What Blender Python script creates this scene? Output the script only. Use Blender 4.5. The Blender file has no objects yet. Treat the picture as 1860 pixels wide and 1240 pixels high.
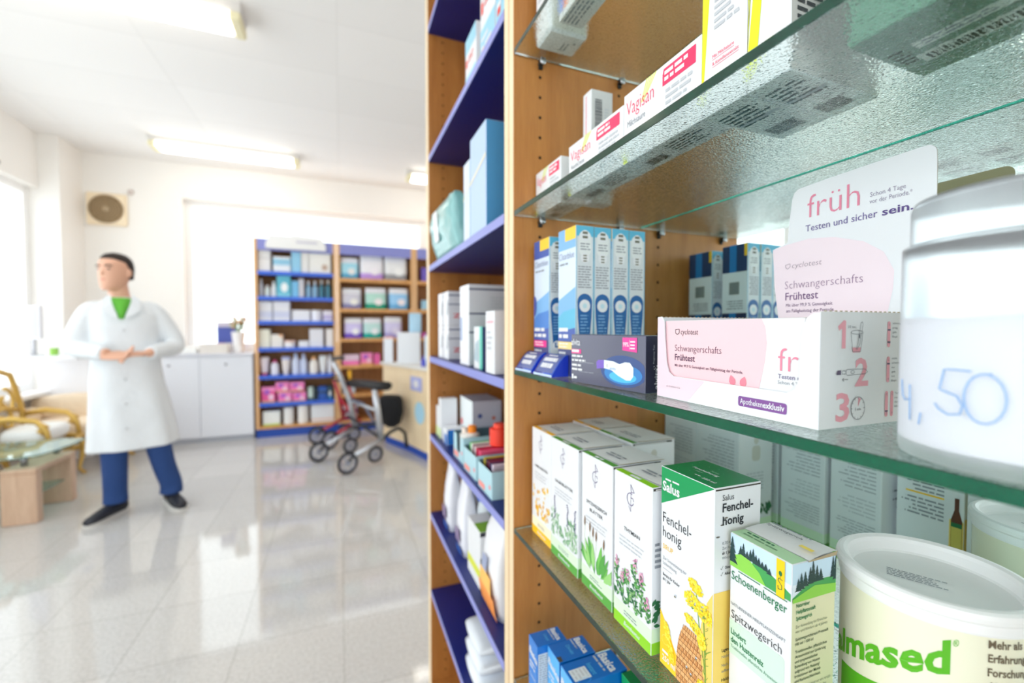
import bpy, bmesh, math, random
from mathutils import Vector, Matrix
from mathutils.geometry import tessellate_polygon
SC = bpy.context.scene
# ------------------------------------------------------------------ camera, world, light, exposure
YAW, PITCH, FPX, EYE = math.radians(21.6), math.radians(1.69), 787.0, 1.28
cam_d = bpy.data.cameras.new('camera'); cam = bpy.data.objects.new('camera', cam_d)
SC.collection.objects.link(cam); SC.camera = cam
cam.location = (0, 0, EYE); cam.rotation_euler = (math.pi/2-PITCH, 0, -YAW)
cam_d.sensor_width = 36; cam_d.lens = 36*FPX/1860; cam_d.clip_start = .02; cam_d.clip_end = 60
cam_d.dof.use_dof = True; cam_d.dof.focus_distance = .36; cam_d.dof.aperture_fstop = 3.7
W = bpy.data.worlds.new('sky'); SC.world = W; W.use_nodes = True
bg = W.node_tree.nodes['Background']; bg.inputs[0].default_value = (.93, .97, 1, 1); bg.inputs[1].default_value = 2.2
SC.view_settings.view_transform = 'Standard'; SC.view_settings.look = 'None'
SC.view_settings.gamma = 1; SC.view_settings.use_curve_mapping = False
SC.view_settings.exposure = .52
SC.cycles.max_bounces = 14; SC.cycles.transmission_bounces = 12; SC.cycles.glossy_bounces = 8; SC.cycles.diffuse_bounces = 8
SC.cycles.sample_clamp_indirect = 0; SC.cycles.blur_glossy = 0

def portal(name, loc, rot, sx, sy):
    d = bpy.data.lights.new(name, 'AREA'); d.shape = 'RECTANGLE'; d.size = sx; d.size_y = sy
    d.cycles.is_portal = True
    o = bpy.data.objects.new(name, d); SC.collection.objects.link(o); o.location = loc; o.rotation_euler = rot
portal('daylight_window_side', (-2.86, 2.2, 1.68), (0, -math.pi/2, 0), 2.0, 7.3)
portal('daylight_window_end', (-.29, 6.28, 1.93), (-math.pi/2, 0, 0), 2.85, 1.8)
portal('daylight_shop_front', (.2, -2.1, 1.5), (math.pi/2, 0, 0), 5.2, 2.4)
# ------------------------------------------------------------------ helpers
_av = (math.cos(YAW), math.sin(YAW), math.cos(PITCH), math.sin(PITCH))
RI = Vector((_av[0], -_av[1], 0)); FH = Vector((_av[1], _av[0], 0))
UPV = Vector((0, 0, 1))*_av[2]+FH*_av[3]; FW = FH*_av[2]-Vector((0, 0, 1))*_av[3]
def ray(u, v): return RI*((u-930)/FPX)-UPV*((v-620)/FPX)+FW
def atX(u, v, X): q = ray(u, v); return q*(X/q.x)+Vector((0, 0, EYE))
def atY(u, v, Y): q = ray(u, v); return q*(Y/q.y)+Vector((0, 0, EYE))
def atZ(u, v, Z): q = ray(u, v); return q*((Z-EYE)/q.z)+Vector((0, 0, EYE))

def lin(c):
    c = c/255.; return c/12.92 if c <= .04045 else ((c+.055)/1.055)**2.4
_M = {}
def M(rgb, rough=.5, metal=0, **k):
    key = (tuple(rgb), rough, metal, tuple(sorted(k.items())))
    if key in _M: return _M[key]
    m = bpy.data.materials.new(k.get('name', 'm_%d_%d_%d' % tuple(rgb))); m.use_nodes = True
    b = m.node_tree.nodes['Principled BSDF']
    b.inputs['Base Color'].default_value = (lin(rgb[0]), lin(rgb[1]), lin(rgb[2]), 1)
    b.inputs['Roughness'].default_value = rough; b.inputs['Metallic'].default_value = metal
    if 'trans' in k: b.inputs['Transmission Weight'].default_value = k['trans']
    if 'ior' in k: b.inputs['IOR'].default_value = k['ior']
    if 'coat' in k: b.inputs['Coat Weight'].default_value = k['coat']; b.inputs['Coat Roughness'].default_value = .12
    if 'sheen' in k: b.inputs['Sheen Weight'].default_value = k['sheen']
    if 'emit' in k:
        b.inputs['Emission Color'].default_value = (1, .96, .88, 1); b.inputs['Emission Strength'].default_value = k['emit']
    if 'bump' in k or 'vary' in k:
        nt = m.node_tree; tc = nt.nodes.new('ShaderNodeTexCoord'); n = nt.nodes.new('ShaderNodeTexNoise')
        n.inputs['Scale'].default_value = k.get('scale', 40); n.inputs['Detail'].default_value = 4
        nt.links.new(tc.outputs['Object'], n.inputs['Vector'])
        if 'bump' in k:
            bp = nt.nodes.new('ShaderNodeBump'); bp.inputs['Strength'].default_value = k['bump']; bp.inputs['Distance'].default_value = k.get('dist', .01)
            nt.links.new(n.outputs['Fac'], bp.inputs['Height']); nt.links.new(bp.outputs[0], b.inputs['Normal'])
        if 'vary' in k:
            r = nt.nodes.new('ShaderNodeValToRGB'); v = k['vary']
            c = b.inputs['Base Color'].default_value
            r.color_ramp.elements[0].position = .3; r.color_ramp.elements[1].position = .7
            r.color_ramp.elements[0].color = (c[0]*(1-v), c[1]*(1-v), c[2]*(1-v), 1); r.color_ramp.elements[1].color = tuple(c)
            nt.links.new(n.outputs['Fac'], r.inputs[0]); nt.links.new(r.outputs[0], b.inputs['Base Color'])
    _M[key] = m; return m
def N(m, t, **kw):
    n = m.node_tree.nodes.new(t)
    for k, v in kw.items():
        if k in n.inputs: n.inputs[k].default_value = v
        else: setattr(n, k, v)
    return n
def wood(name, a, b, grain=(14, 14, 1.2), rough=.42, sc=1.0):
    m = bpy.data.materials.new(name); m.use_nodes = True; nt = m.node_tree; p = nt.nodes['Principled BSDF']
    tc = N(m, 'ShaderNodeTexCoord'); mp = N(m, 'ShaderNodeMapping'); mp.inputs['Scale'].default_value = [g*sc for g in grain]
    n1 = N(m, 'ShaderNodeTexNoise', Scale=1.6, Detail=6.0, Roughness=.62, Distortion=.6)
    n2 = N(m, 'ShaderNodeTexNoise', Scale=22.0, Detail=3.0)
    mx = N(m, 'ShaderNodeMath', operation='MULTIPLY_ADD'); mx.inputs[1].default_value = .3
    r = N(m, 'ShaderNodeValToRGB'); e = r.color_ramp.elements
    e[0].position = .42; e[1].position = .8; e[0].color = [lin(x) for x in a]+[1]; e[1].color = [lin(x) for x in b]+[1]
    L = nt.links.new
    L(tc.outputs['Object'], mp.inputs[0]); L(mp.outputs[0], n1.inputs['Vector']); L(mp.outputs[0], n2.inputs['Vector'])
    L(n2.outputs['Fac'], mx.inputs[0]); L(n1.outputs['Fac'], mx.inputs[2]); L(mx.outputs[0], r.inputs[0]); L(r.outputs[0], p.inputs['Base Color'])
    p.inputs['Roughness'].default_value = rough
    return m

class MB:
    def __init__(s): s.v = []; s.f = []; s.m = []; s.sm = []; s.mats = []; s.T = Matrix.Identity(4)
    def mi(s, m):
        if m not in s.mats: s.mats.append(m)
        return s.mats.index(m)
    def add(s, vs, fs, m, smooth=False):
        o = len(s.v); s.v += [tuple(s.T @ Vector(v)) for v in vs]; i = s.mi(m)
        for f in fs: s.f.append([o+x for x in f]); s.m.append(i); s.sm.append(smooth)
    def box(s, a, b, m, bev=0, seg=1, faces=None):
        if bev <= 0:
            x0, y0, z0 = a; x1, y1, z1 = b
            vs = [(x0,y0,z0),(x1,y0,z0),(x1,y1,z0),(x0,y1,z0),(x0,y0,z1),(x1,y0,z1),(x1,y1,z1),(x0,y1,z1)]
            fs = [(0,3,2,1),(4,5,6,7),(0,1,5,4),(2,3,7,6),(1,2,6,5),(3,0,4,7)]
            names = 'DTFBRL'
            for n, f in zip(names, fs): s.add([vs[i] for i in f], [(0,1,2,3)], (faces or {}).get(n, m))
            return
        bm = bmesh.new(); bmesh.ops.create_cube(bm, size=1)
        for v in bm.verts: v.co = Vector([(a[i]+b[i])/2+v.co[i]*(b[i]-a[i]) for i in range(3)])
        bmesh.ops.bevel(bm, geom=bm.edges[:], offset=bev, segments=seg, affect='EDGES', profile=.5)
        bm.normal_update(); bm.verts.index_update()
        nm = {(0,0,-1):'D',(0,0,1):'T',(0,-1,0):'F',(0,1,0):'B',(1,0,0):'R',(-1,0,0):'L'}
        vs = [tuple(v.co) for v in bm.verts]; o = len(s.v); s.v += [tuple(s.T @ Vector(v)) for v in vs]
        for f in bm.faces:
            k = nm.get(tuple(int(round(x)) if abs(abs(x)-1) < .01 or abs(x) < .01 else 9 for x in f.normal))
            s.f.append([o+v.index for v in f.verts]); s.m.append(s.mi((faces or {}).get(k, m))); s.sm.append(seg > 1)
        bm.free()
    def tube(s, pts, r, m, seg=10, cap=True, closed=False):
        pts = [Vector(p) for p in pts]; n = len(pts); rr = r if isinstance(r, (list, tuple)) else [r]*n
        rings = []; up = None
        for i, p in enumerate(pts):
            if closed: t = pts[(i+1) % n]-pts[i-1]
            else: t = pts[min(i+1, n-1)]-pts[max(i-1, 0)]
            t.normalize()
            if up is None: up = Vector((0,0,1)) if abs(t.z) < .9 else Vector((1,0,0))
            a = t.cross(up)
            if a.length < 1e-4: a = t.orthogonal()
            a.normalize(); b = a.cross(t).normalized(); up = b
            rings.append([p+(a*math.cos(k*2*math.pi/seg)+b*math.sin(k*2*math.pi/seg))*rr[i] for k in range(seg)])
        vs = [v for g in rings for v in g]; fs = []
        for i in range(n if closed else n-1):
            j = (i+1) % n
            for k in range(seg): fs.append((i*seg+k, i*seg+(k+1) % seg, j*seg+(k+1) % seg, j*seg+k))
        if cap and not closed: fs.append(tuple(range(seg-1, -1, -1))); fs.append(tuple((n-1)*seg+k for k in range(seg)))
        s.add(vs, fs, m, True)
    def lathe(s, prof, m, c=(0,0,0), seg=28, sx=1, sy=1, mats=None):
        vs = []; n = len(prof)
        for r, z in prof:
            for k in range(seg):
                a = 2*math.pi*k/seg; vs.append((c[0]+r*sx*math.cos(a), c[1]+r*sy*math.sin(a), c[2]+z))
        for i in range(n-1):
            fs = [(i*seg+k, i*seg+(k+1) % seg, (i+1)*seg+(k+1) % seg, (i+1)*seg+k) for k in range(seg)]
            used = vs[i*seg:(i+2)*seg]
            s.add(used, [tuple(x-i*seg for x in f) for f in fs], (mats[i] if mats else m), True)
        if prof[0][0] > 1e-5: s.add(vs[:seg], [tuple(range(seg-1, -1, -1))], mats[0] if mats else m)
        if prof[-1][0] > 1e-5: s.add(vs[-seg:], [tuple(range(seg))], mats[-1] if mats else m)
    def loft(s, rings, m, cap=True, closed=False):
        seg = len(rings[0]); vs = [v for g in rings for v in g]; fs = []
        for i in range(len(rings)-1):
            for k in range(seg): fs.append((i*seg+k, i*seg+(k+1) % seg, (i+1)*seg+(k+1) % seg, (i+1)*seg+k))
        if cap: fs.append(tuple(range(seg-1, -1, -1))); fs.append(tuple((len(rings)-1)*seg+k for k in range(seg)))
        s.add(vs, fs, m, True)
    def prism(s, poly, z0, z1, m, axis='z'):
        n = len(poly)
        def P(x, y, z): return {'z': (x, y, z), 'y': (x, z, y), 'x': (z, x, y)}[axis]
        vs = [P(x, y, z0) for x, y in poly]+[P(x, y, z1) for x, y in poly]
        tri = tessellate_polygon([[Vector((x, y, 0)) for x, y in poly]])
        fs = [tuple(t) for t in tri]+[tuple(n+i for i in reversed(t)) for t in tri]
        fs += [(i, (i+1) % n, n+(i+1) % n, n+i) for i in range(n)]
        s.add(vs, fs, m)
    def build(s, name, parent=None, loc=(0,0,0), rz=0, bevel=0):
        me = bpy.data.meshes.new(name); me.from_pydata(s.v, [], s.f); me.update()
        for m in s.mats: me.materials.append(m)
        me.polygons.foreach_set('material_index', s.m); me.polygons.foreach_set('use_smooth', s.sm)
        bm = bmesh.new(); bm.from_mesh(me); bmesh.ops.recalc_face_normals(bm, faces=[f for f in bm.faces if f.calc_area() > 0]) if s.fixn else None
        bm.to_mesh(me); bm.free()
        o = bpy.data.objects.new(name, me); SC.collection.objects.link(o); o.parent = parent; o.location = loc; o.rotation_euler = (0, 0, rz)
        if bevel:
            b = o.modifiers.new('b', 'BEVEL'); b.width = bevel; b.segments = 2; b.limit_method = 'ANGLE'
        return o
    fixn = False
class MBn(MB): fixn = True
def tag(o, label=None, cat=None, group=None, kind=None):
    if label: o['label'] = label
    if cat: o['category'] = cat
    if group: o['group'] = group
    if kind: o['kind'] = kind
    return o
def empty(name, loc, rz=0, label=None, cat=None, group=None):
    o = bpy.data.objects.new(name, None); SC.collection.objects.link(o); o.location = loc; o.rotation_euler = (0,0,rz); o.empty_display_size = .02
    return tag(o, label, cat, group)
def struct(mb, name): return tag(mb.build(name), kind='structure')

# ---- lettering: glyph outlines of the built-in font, turned to flat mesh pieces
_T = {}
def glyphs(s, weight):
    k = (s, weight)
    if k in _T: return _T[k]
    c = bpy.data.curves.new('t', 'FONT'); c.body = s; c.size = 1; c.offset = weight; c.resolution_u = 2; c.fill_mode = 'FRONT'
    o = bpy.data.objects.new('t', c); SC.collection.objects.link(o)
    dg = bpy.context.evaluated_depsgraph_get(); me = o.evaluated_get(dg).to_mesh()
    v = [(p.co.x, p.co.y) for p in me.vertices]; f = [tuple(p.vertices) for p in me.polygons]
    o.evaluated_get(dg).to_mesh_clear(); bpy.data.objects.remove(o); bpy.data.curves.remove(c)
    if v:
        x0 = min(p[0] for p in v); x1 = max(p[0] for p in v); v = [((p[0]-x0), p[1]) for p in v]; w = x1-x0
    else: w = 1
    _T[k] = (v, f, w); return _T[k]
CAP = .729
def ell(cx, cy, rx, ry=None, n=20, a0=0, a1=360):
    ry = rx if ry is None else ry
    m = n if a1-a0 >= 360 else n+1
    return [(cx+rx*math.cos(math.radians(a0+(a1-a0)*i/n)), cy+ry*math.sin(math.radians(a0+(a1-a0)*i/n))) for i in range(m)]
def rrect(x0, y0, x1, y1, r):
    return ell(x1-r, y1-r, r, n=5, a0=0, a1=90)+ell(x0+r, y1-r, r, n=5, a0=90, a1=180)+ell(x0+r, y0+r, r, n=5, a0=180, a1=270)+ell(x1-r, y0+r, r, n=5, a0=270, a1=360)
class Pack(MB):
    """a carton: body plus everything printed on it. Local x along the front, y into the shelf, z up."""
    def __init__(s, w, d, h, m, bev=.0006, faces=None, body=True, eps=.00012):
        super().__init__(); s.w, s.d, s.h = w, d, h; s.eps = eps; s.k = 0
        if body: s.box((0,0,0), (w,d,h), m, bev, faces=faces)
    def face(s, F):
        w, d, h = s.w, s.d, s.h
        return {'F': (lambda u, v, e: (u, -e, v), w, h), 'R': (lambda u, v, e: (w+e, u, v), d, h), 'L': (lambda u, v, e: (-e, d-u, v), d, h),
                'B': (lambda u, v, e: (w-u, d+e, v), w, h), 'T': (lambda u, v, e: (u, v, h+e), w, d), 'D': (lambda u, v, e: (u, d-v, -e), w, d)}[F]
    def put(s, F, v2, fs, m, lay):
        fn, W_, H_ = s.face(F); s.k += 1; e = s.eps*(lay+(s.k % 24)*.035); c = .0004
        s.add([fn(min(max(x, c), W_-c), min(max(y, c), H_-c), e) for x, y in v2], fs, m)
    def poly(s, F, pts, m, lay=1):
        s.put(F, pts, [tuple(t) for t in tessellate_polygon([[Vector((x, y, 0)) for x, y in pts]])], m, lay)
    def rect(s, F, x0, y0, x1, y1, m, lay=1): s.put(F, [(x0,y0),(x1,y0),(x1,y1),(x0,y1)], [(0,1,2,3)], m, lay)
    def text(s, F, t, x, y, cap, m, w=None, wt=0, lay=3, rot=0, shear=0):
        v, f, gw = glyphs(t, wt); k = cap/CAP; kx = (w/gw) if w else k*.92
        a = math.radians(rot); c, q = math.cos(a), math.sin(a)
        pts = [((px*kx+py*k*shear), py*k) for px, py in v]
        s.put(F, [(x+px*c-py*q, y+px*q+py*c) for px, py in pts], f, m, lay)
    def greek(s, F, x, y, w, n, lh, m, seed=0, lay=3, fr=.42, rag=.35):
        R = random.Random(seed)
        for i in range(n):
            cx = x; end = x+w*(1-rag*R.random())
            while cx < end:
                ww = lh*R.uniform(.8, 3); e = min(cx+ww, end)
                s.rect(F, cx, y-i*lh-lh*fr, e, y-i*lh, m, lay); cx = e+lh*.35
    def line(s, F, x0, y0, x1, y1, t, m, lay=3):
        dx, dy = x1-x0, y1-y0; L = math.hypot(dx, dy) or 1; nx, ny = -dy/L*t/2, dx/L*t/2
        s.put(F, [(x0+nx,y0+ny),(x0-nx,y0-ny),(x1-nx,y1-ny),(x1+nx,y1+ny)], [(0,1,2,3)], m, lay)
    def path(s, F, pts, t, m, lay=3):
        for a, b in zip(pts, pts[1:]): s.line(F, a[0], a[1], b[0], b[1], t, m, lay)
    def barcode(s, F, x, y, w, h, m, seed=1, vert=False, lay=3):
        R = random.Random(seed); c = 0; L = h if vert else w
        while c < L:
            a = L*R.uniform(.008, .03); b = L*R.uniform(.008, .03)
            if vert: s.rect(F, x, y+c, x+w, min(y+c+a, y+L), m, lay)
            else: s.rect(F, x+c, y, min(x+c+a, x+L), y+h, m, lay)
            c += a+b
    def place(s, name, X, Y, Z, turn=0, parent=None):
        """X: front plane, Y: left end seen from the aisle."""
        return s.build(name, parent, (X, Y, Z), -math.pi/2+turn)

WHITE = M((228, 230, 234), .45, coat=.3); PAPER = M((220, 220, 220), .55); INK = M((40, 44, 52), .5); GREY = M((140, 146, 155), .5)
LGREY = M((190, 194, 200), .5); CREASE = M((70, 66, 60), .8); BOARD = M((176, 160, 128), .8); BLACK = M((22, 22, 24), .5)
PURPLE = M((84, 62, 120), .45); MAG = M((226, 40, 110), .45)
# ------------------------------------------------------------------ structure
ceil_m = M((244, 243, 242), .8); wall_m = M((243, 240, 236), .8, bump=.02, scale=60); frame_m = M((246, 246, 246), .4)
def floor_mat():
    m = bpy.data.materials.new('polished_stone_tiles'); m.use_nodes = True; p = m.node_tree.nodes['Principled BSDF']; L = m.node_tree.links.new
    tc = N(m, 'ShaderNodeTexCoord'); br = N(m, 'ShaderNodeTexBrick', offset=0.0, squash=1.0)
    br.inputs['Scale'].default_value = 1; br.inputs['Mortar Size'].default_value = .003; br.inputs['Brick Width'].default_value = .4; br.inputs['Row Height'].default_value = .4
    br.inputs['Color1'].default_value = (lin(212), lin(210), lin(208), 1); br.inputs['Color2'].default_value = (lin(203), lin(201), lin(199), 1); br.inputs['Mortar'].default_value = (lin(186), lin(183), lin(180), 1)
    n = N(m, 'ShaderNodeTexNoise', Scale=90.0, Detail=5.0); r = N(m, 'ShaderNodeValToRGB'); r.color_ramp.elements[0].position = .35; r.color_ramp.elements[1].position = .62
    r.color_ramp.elements[0].color = (.72, .71, .7, 1); r.color_ramp.elements[1].color = (1, 1, 1, 1)
    mx = N(m, 'ShaderNodeMix', data_type='RGBA', blend_type='MULTIPLY'); mx.inputs[0].default_value = .7
    L(tc.outputs['Object'], br.inputs['Vector']); L(tc.outputs['Object'], n.inputs['Vector']); L(n.outputs['Fac'], r.inputs[0])
    L(br.outputs['Color'], mx.inputs[6]); L(r.outputs[0], mx.inputs[7]); L(mx.outputs[2], p.inputs['Base Color'])
    n2 = N(m, 'ShaderNodeTexNoise', Scale=2.2, Detail=2.0); bp = N(m, 'ShaderNodeBump', Strength=.05, Distance=.02)
    L(tc.outputs['Object'], n2.inputs['Vector']); L(n2.outputs['Fac'], bp.inputs['Height']); L(bp.outputs[0], p.inputs['Normal'])
    p.inputs['Roughness'].default_value = .07; p.inputs['Specular IOR Level'].default_value = .75
    return m
def ceiling_mat():
    m = bpy.data.materials.new('ceiling_panels'); m.use_nodes = True; p = m.node_tree.nodes['Principled BSDF']; L = m.node_tree.links.new
    tc = N(m, 'ShaderNodeTexCoord'); br = N(m, 'ShaderNodeTexBrick', offset=0.0)
    br.inputs['Scale'].default_value = 1; br.inputs['Mortar Size'].default_value = .006; br.inputs['Brick Width'].default_value = 1.2; br.inputs['Row Height'].default_value = .6
    br.inputs['Color1'].default_value = (.9, .89, .88, 1); br.inputs['Color2'].default_value = (.86, .85, .84, 1); br.inputs['Mortar'].default_value = (.83, .82, .81, 1)
    L(tc.outputs['Object'], br.inputs['Vector']); L(br.outputs['Color'], p.inputs['Base Color']); p.inputs['Roughness'].default_value = .85
    return m
XL, XR, YB, YF, ZC = -2.75, 3.6, 6.15, -2.0, 3.2
b = MB(); b.box((XL-.25, YF-.25, -.1), (XR+.25, YB+.25, 0), floor_mat()); struct(b, 'floor')
b = MB(); b.box((XL-.25, YF-.25, ZC), (XR+.25, YB+.25, ZC+.1), ceiling_mat()); struct(b, 'ceiling')
# left wall with a long shop window
wy0, wy1, wz0, wz1 = -1.45, 5.72, .68, 2.66
b = MB(); x0, x1 = XL-.25, XL
b.box((x0, YF-.25, 0), (x1, YB+.25, wz0), wall_m); b.box((x0, YF-.25, wz1), (x1, YB+.25, ZC), wall_m)
b.box((x0, YF-.25, wz0), (x1, wy0, wz1), wall_m); b.box((x0, wy1, wz0), (x1, YB+.25, wz1), wall_m)
struct(b, 'wall_left')
def clear_glass():
    m = bpy.data.materials.new('clear_pane'); m.use_nodes = True; nt = m.node_tree; L = nt.links.new
    nt.nodes.remove(nt.nodes['Principled BSDF']); o = nt.nodes['Material Output']
    t = N(m, 'ShaderNodeBsdfTransparent'); g = N(m, 'ShaderNodeBsdfGlossy', Roughness=.01); f = N(m, 'ShaderNodeFresnel'); gm = N(m, 'ShaderNodeNewGeometry'); io = N(m, 'ShaderNodeMapRange'); io.inputs['To Min'].default_value = 1.45; io.inputs['To Max'].default_value = 1/1.45; L(gm.outputs['Backfacing'], io.inputs['Value']); L(io.outputs[0], f.inputs['IOR']); mx = N(m, 'ShaderNodeMixShader')
    t.inputs[0].default_value = (.97, .985, .98, 1)
    L(f.outputs[0], mx.inputs[0]); L(t.outputs[0], mx.inputs[1]); L(g.outputs[0], mx.inputs[2]); L(mx.outputs[0], o.inputs[0]); return m
win_glass = clear_glass()
def window(name, axis, a0, a1, z0, z1, pos, bars):
    root = bpy.data.objects.new(name, None); SC.collection.objects.link(root); root['kind'] = 'structure'
    f = MB()
    def bx(p0, p1, q0, q1, d0, d1, m=frame_m):
        if axis == 'x': f.box((d0, p0, q0), (d1, p1, q1), m)
        else: f.box((p0, d0, q0), (p1, d1, q1), m)
    t = .07
    bx(a0, a1, z0, z0+t, pos, pos+.07); bx(a0, a1, z1-t, z1, pos, pos+.07)
    for c in [a0+t/2]+bars+[a1-t/2]: bx(c-t/2, c+t/2, z0+t, z1-t, pos, pos+.07)
    fr = f.build('window_frame', root); fr['kind'] = 'structure'
    f2 = MB(); cs = [a0+t/2]+bars+[a1-t/2]
    for p, q in zip(cs, cs[1:]):
        if axis == 'x': f2.box((pos+.03, p+t/2, z0+t), (pos+.036, q-t/2, z1-t), win_glass)
        else: f2.box((p+t/2, pos+.03, z0+t), (q-t/2, pos+.036, z1-t), win_glass)
    g = f2.build('window_pane', root); g['kind'] = 'structure'
    return root
window('window_1', 'x', wy0, wy1, wz0, wz1, XL-.15, [-.1, 1.35, 2.8, 4.25, 4.95])
# back wall with the bright window behind the shelving
bx0, bx1, bz0, bz1 = -1.7, 1.12, 1.03, 2.80
b = MB(); b.box((XL, YB, 0), (XR+.25, YB+.25, bz0), wall_m); b.box((XL, YB, bz1), (XR+.25, YB+.25, ZC), wall_m)
b.box((XL, YB, bz0), (bx0, YB+.25, bz1), wall_m); b.box((bx1, YB, bz0), (XR+.25, YB+.25, bz1), wall_m)
struct(b, 'wall_back')
window('window_2', 'y', bx0, bx1, bz0, bz1, YB+.1, [])
b = MB(); b.box((XR, YF-.25, 0), (XR+.25, YB, ZC), wall_m); struct(b, 'wall_right')
b = MB(); b.box((XL, YF-.25, 0), (XR, YF, .3), wall_m); b.box((XL, YF-.25, 2.7), (XR, YF, ZC), wall_m)
b.box((XL, YF-.25, .3), (-2.4, YF, 2.7), wall_m); b.box((2.8, YF-.25, .3), (XR, YF, 2.7), wall_m); struct(b, 'wall_front')
window('window_3', 'y', -2.4, 2.8, .3, 2.7, YF-.15, [-.7, 1.0])
b = MB(); b.box((XL, 5.72, 0), (XL+.16, YB, ZC), wall_m); struct(b, 'trim_1')   # boxed corner pier
b = MB(); b.box((XL, wy0, wz0-.04), (XL+.12, wy1, wz0), frame_m, .005); struct(b, 'trim_2')

# ------------------------------------------------------------------ the two shelving units on the right
MAPLE = wood('beech_veneer', (158, 98, 44), (186, 126, 64), rough=.38)
MAPLE_H = wood('beech_veneer_lying', (158, 98, 44), (186, 126, 64), grain=(14, 1.2, 14), rough=.38)
EDGE = wood('pale_beech_edge', (228, 200, 158), (240, 218, 182), rough=.4)
BLUE = M((8, 28, 108), .42); LIP_SHEEN = M((136, 142, 208), .4)  # lip: same blue laminate with its lavender sheen painted into the colour
HOLE = M((48, 28, 12), .9); DARK_METAL = M((52, 50, 50), .35, .8); STEEL = M((190, 192, 196), .25, 1.0)
def glass_mat(name, bump, dens=13.0):
    m = bpy.data.materials.new(name); m.use_nodes = True; nt = m.node_tree; L = nt.links.new; p = nt.nodes['Principled BSDF']
    p.inputs['Base Color'].default_value = (.97, 1, .99, 1); p.inputs['Transmission Weight'].default_value = 1; p.inputs['IOR'].default_value = 1.5
    va = N(m, 'ShaderNodeVolumeAbsorption', Density=dens); va.inputs['Color'].default_value = (.10, .68, .58, 1)
    L(va.outputs[0], nt.nodes['Material Output'].inputs['Volume'])
    # the underside is dimpled, the top fairly smooth, the cut edges satin
    g = N(m, 'ShaderNodeNewGeometry'); sp = N(m, 'ShaderNodeSeparateXYZ'); L(g.outputs['True Normal'], sp.inputs[0])
    lt = N(m, 'ShaderNodeMath', operation='ABSOLUTE'); L(sp.outputs['Z'], lt.inputs[0])
    gt = N(m, 'ShaderNodeMath', operation='GREATER_THAN'); gt.inputs[1].default_value = .9; L(lt.outputs[0], gt.inputs[0])
    st = N(m, 'ShaderNodeMath', operation='MULTIPLY'); st.inputs[1].default_value = bump; L(gt.outputs[0], st.inputs[0])
    ro = N(m, 'ShaderNodeMath', operation='MULTIPLY_ADD'); ro.inputs[1].default_value = -.12; ro.inputs[2].default_value = .12; L(gt.outputs[0], ro.inputs[0]); L(ro.outputs[0], p.inputs['Roughness'])
    tc = N(m, 'ShaderNodeTexCoord'); v = N(m, 'ShaderNodeTexNoise', Scale=520.0, Detail=1.0, Roughness=.4)
    bp = N(m, 'ShaderNodeBump', Distance=.0006)
    L(tc.outputs['Object'], v.inputs['Vector']); L(v.outputs['Fac'], bp.inputs['Height']); L(st.outputs[0], bp.inputs['Strength']); L(bp.outputs[0], p.inputs['Normal'])
    return m
GLASS = glass_mat('dimpled_shelf_glass', .6)
MIRROR = bpy.data.materials.new('mirror'); MIRROR.use_nodes = True
_p = MIRROR.node_tree.nodes['Principled BSDF']; _p.inputs['Base Color'].default_value = (.84, .92, .91, 1); _p.inputs['Metallic'].default_value = 1; _p.inputs['Roughness'].default_value = .0
XF, XM = .258, .4995
Y0, Y1, Y2, Y3 = .645, .687, 1.352, 1.39     # glass unit ends at Y0; shared uprights; blue unit Y1..Y2
YN = -.36                                     # near upright of the glass unit
CTOP = 2.50
SG = [.443, .699, .949, 1.2065, 1.459, 1.711, 1.967, 2.22]          # undersides of the glass shelves
unit = empty('glass_shelf_cabinet', (XF, Y0, 0), 0, 'beech wood display cabinet with glass shelves and mirrored back, full of cartons', 'cabinet')
P0 = Vector((XF, Y0, 0))
def rel(mb, name, parent=unit, base=P0):
    mb.v = [(v[0]-base.x, v[1]-base.y, v[2]-base.z) for v in mb.v]; return mb.build(name, parent)
def upright(mb, ya, yb, xf, xb, z1, holes_at=(), side=()):
    mb.box((xf, ya, 0), (xb, yb, z1), MAPLE, .0008, faces={'L': EDGE})
    for yy, sgn in side:
        for hx in holes_at:
            z = .085
            while z < z1-.06:
                c = [(hx+.0027*math.cos(a*math.pi/5), yy+sgn*.0002, z+.0027*math.sin(a*math.pi/5)) for a in range(10)]
                mb.add(c, [tuple(range(10))], HOLE); z += .032
b = MB(); upright(b, Y0, Y0+.0205, XF, XM+.02, CTOP, (.304, .4555), ((Y0, -1),)); rel(b, 'side_panel')
b = MB(); upright(b, YN-.0205, YN, XF, XM+.02, CTOP, (.304, .4555), ((YN, 1),)); rel(b, 'side_panel')
b = MB(); b.box((XM, YN, .085), (XM+.004, Y0, CTOP-.02), MIRROR); rel(b, 'mirror')
b = MB(); b.box((XM+.0045, YN, 0), (XM+.02, Y0, CTOP), MAPLE); rel(b, 'back_panel')
b = MB(); b.box((XF, YN, CTOP-.02), (XM, Y0, CTOP), MAPLE_H, .0008); rel(b, 'top_panel')
b = MB(); b.box((XF, YN, .066), (XM, Y0, .085), MAPLE_H, .0008); b.box((XF+.03, YN, 0), (XF+.045, Y0, .066), BLUE); rel(b, 'bottom_panel')
def glass_shelf(z):
    b = MB(); a, c = (XF, YN+.002, z), (XM-.003, Y0-.002, z+.008)
    bm_ = MB(); bm_.box(a, c, GLASS, .0006); return rel(bm_, 'glass_shelf')
for z in SG: glass_shelf(z)
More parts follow.
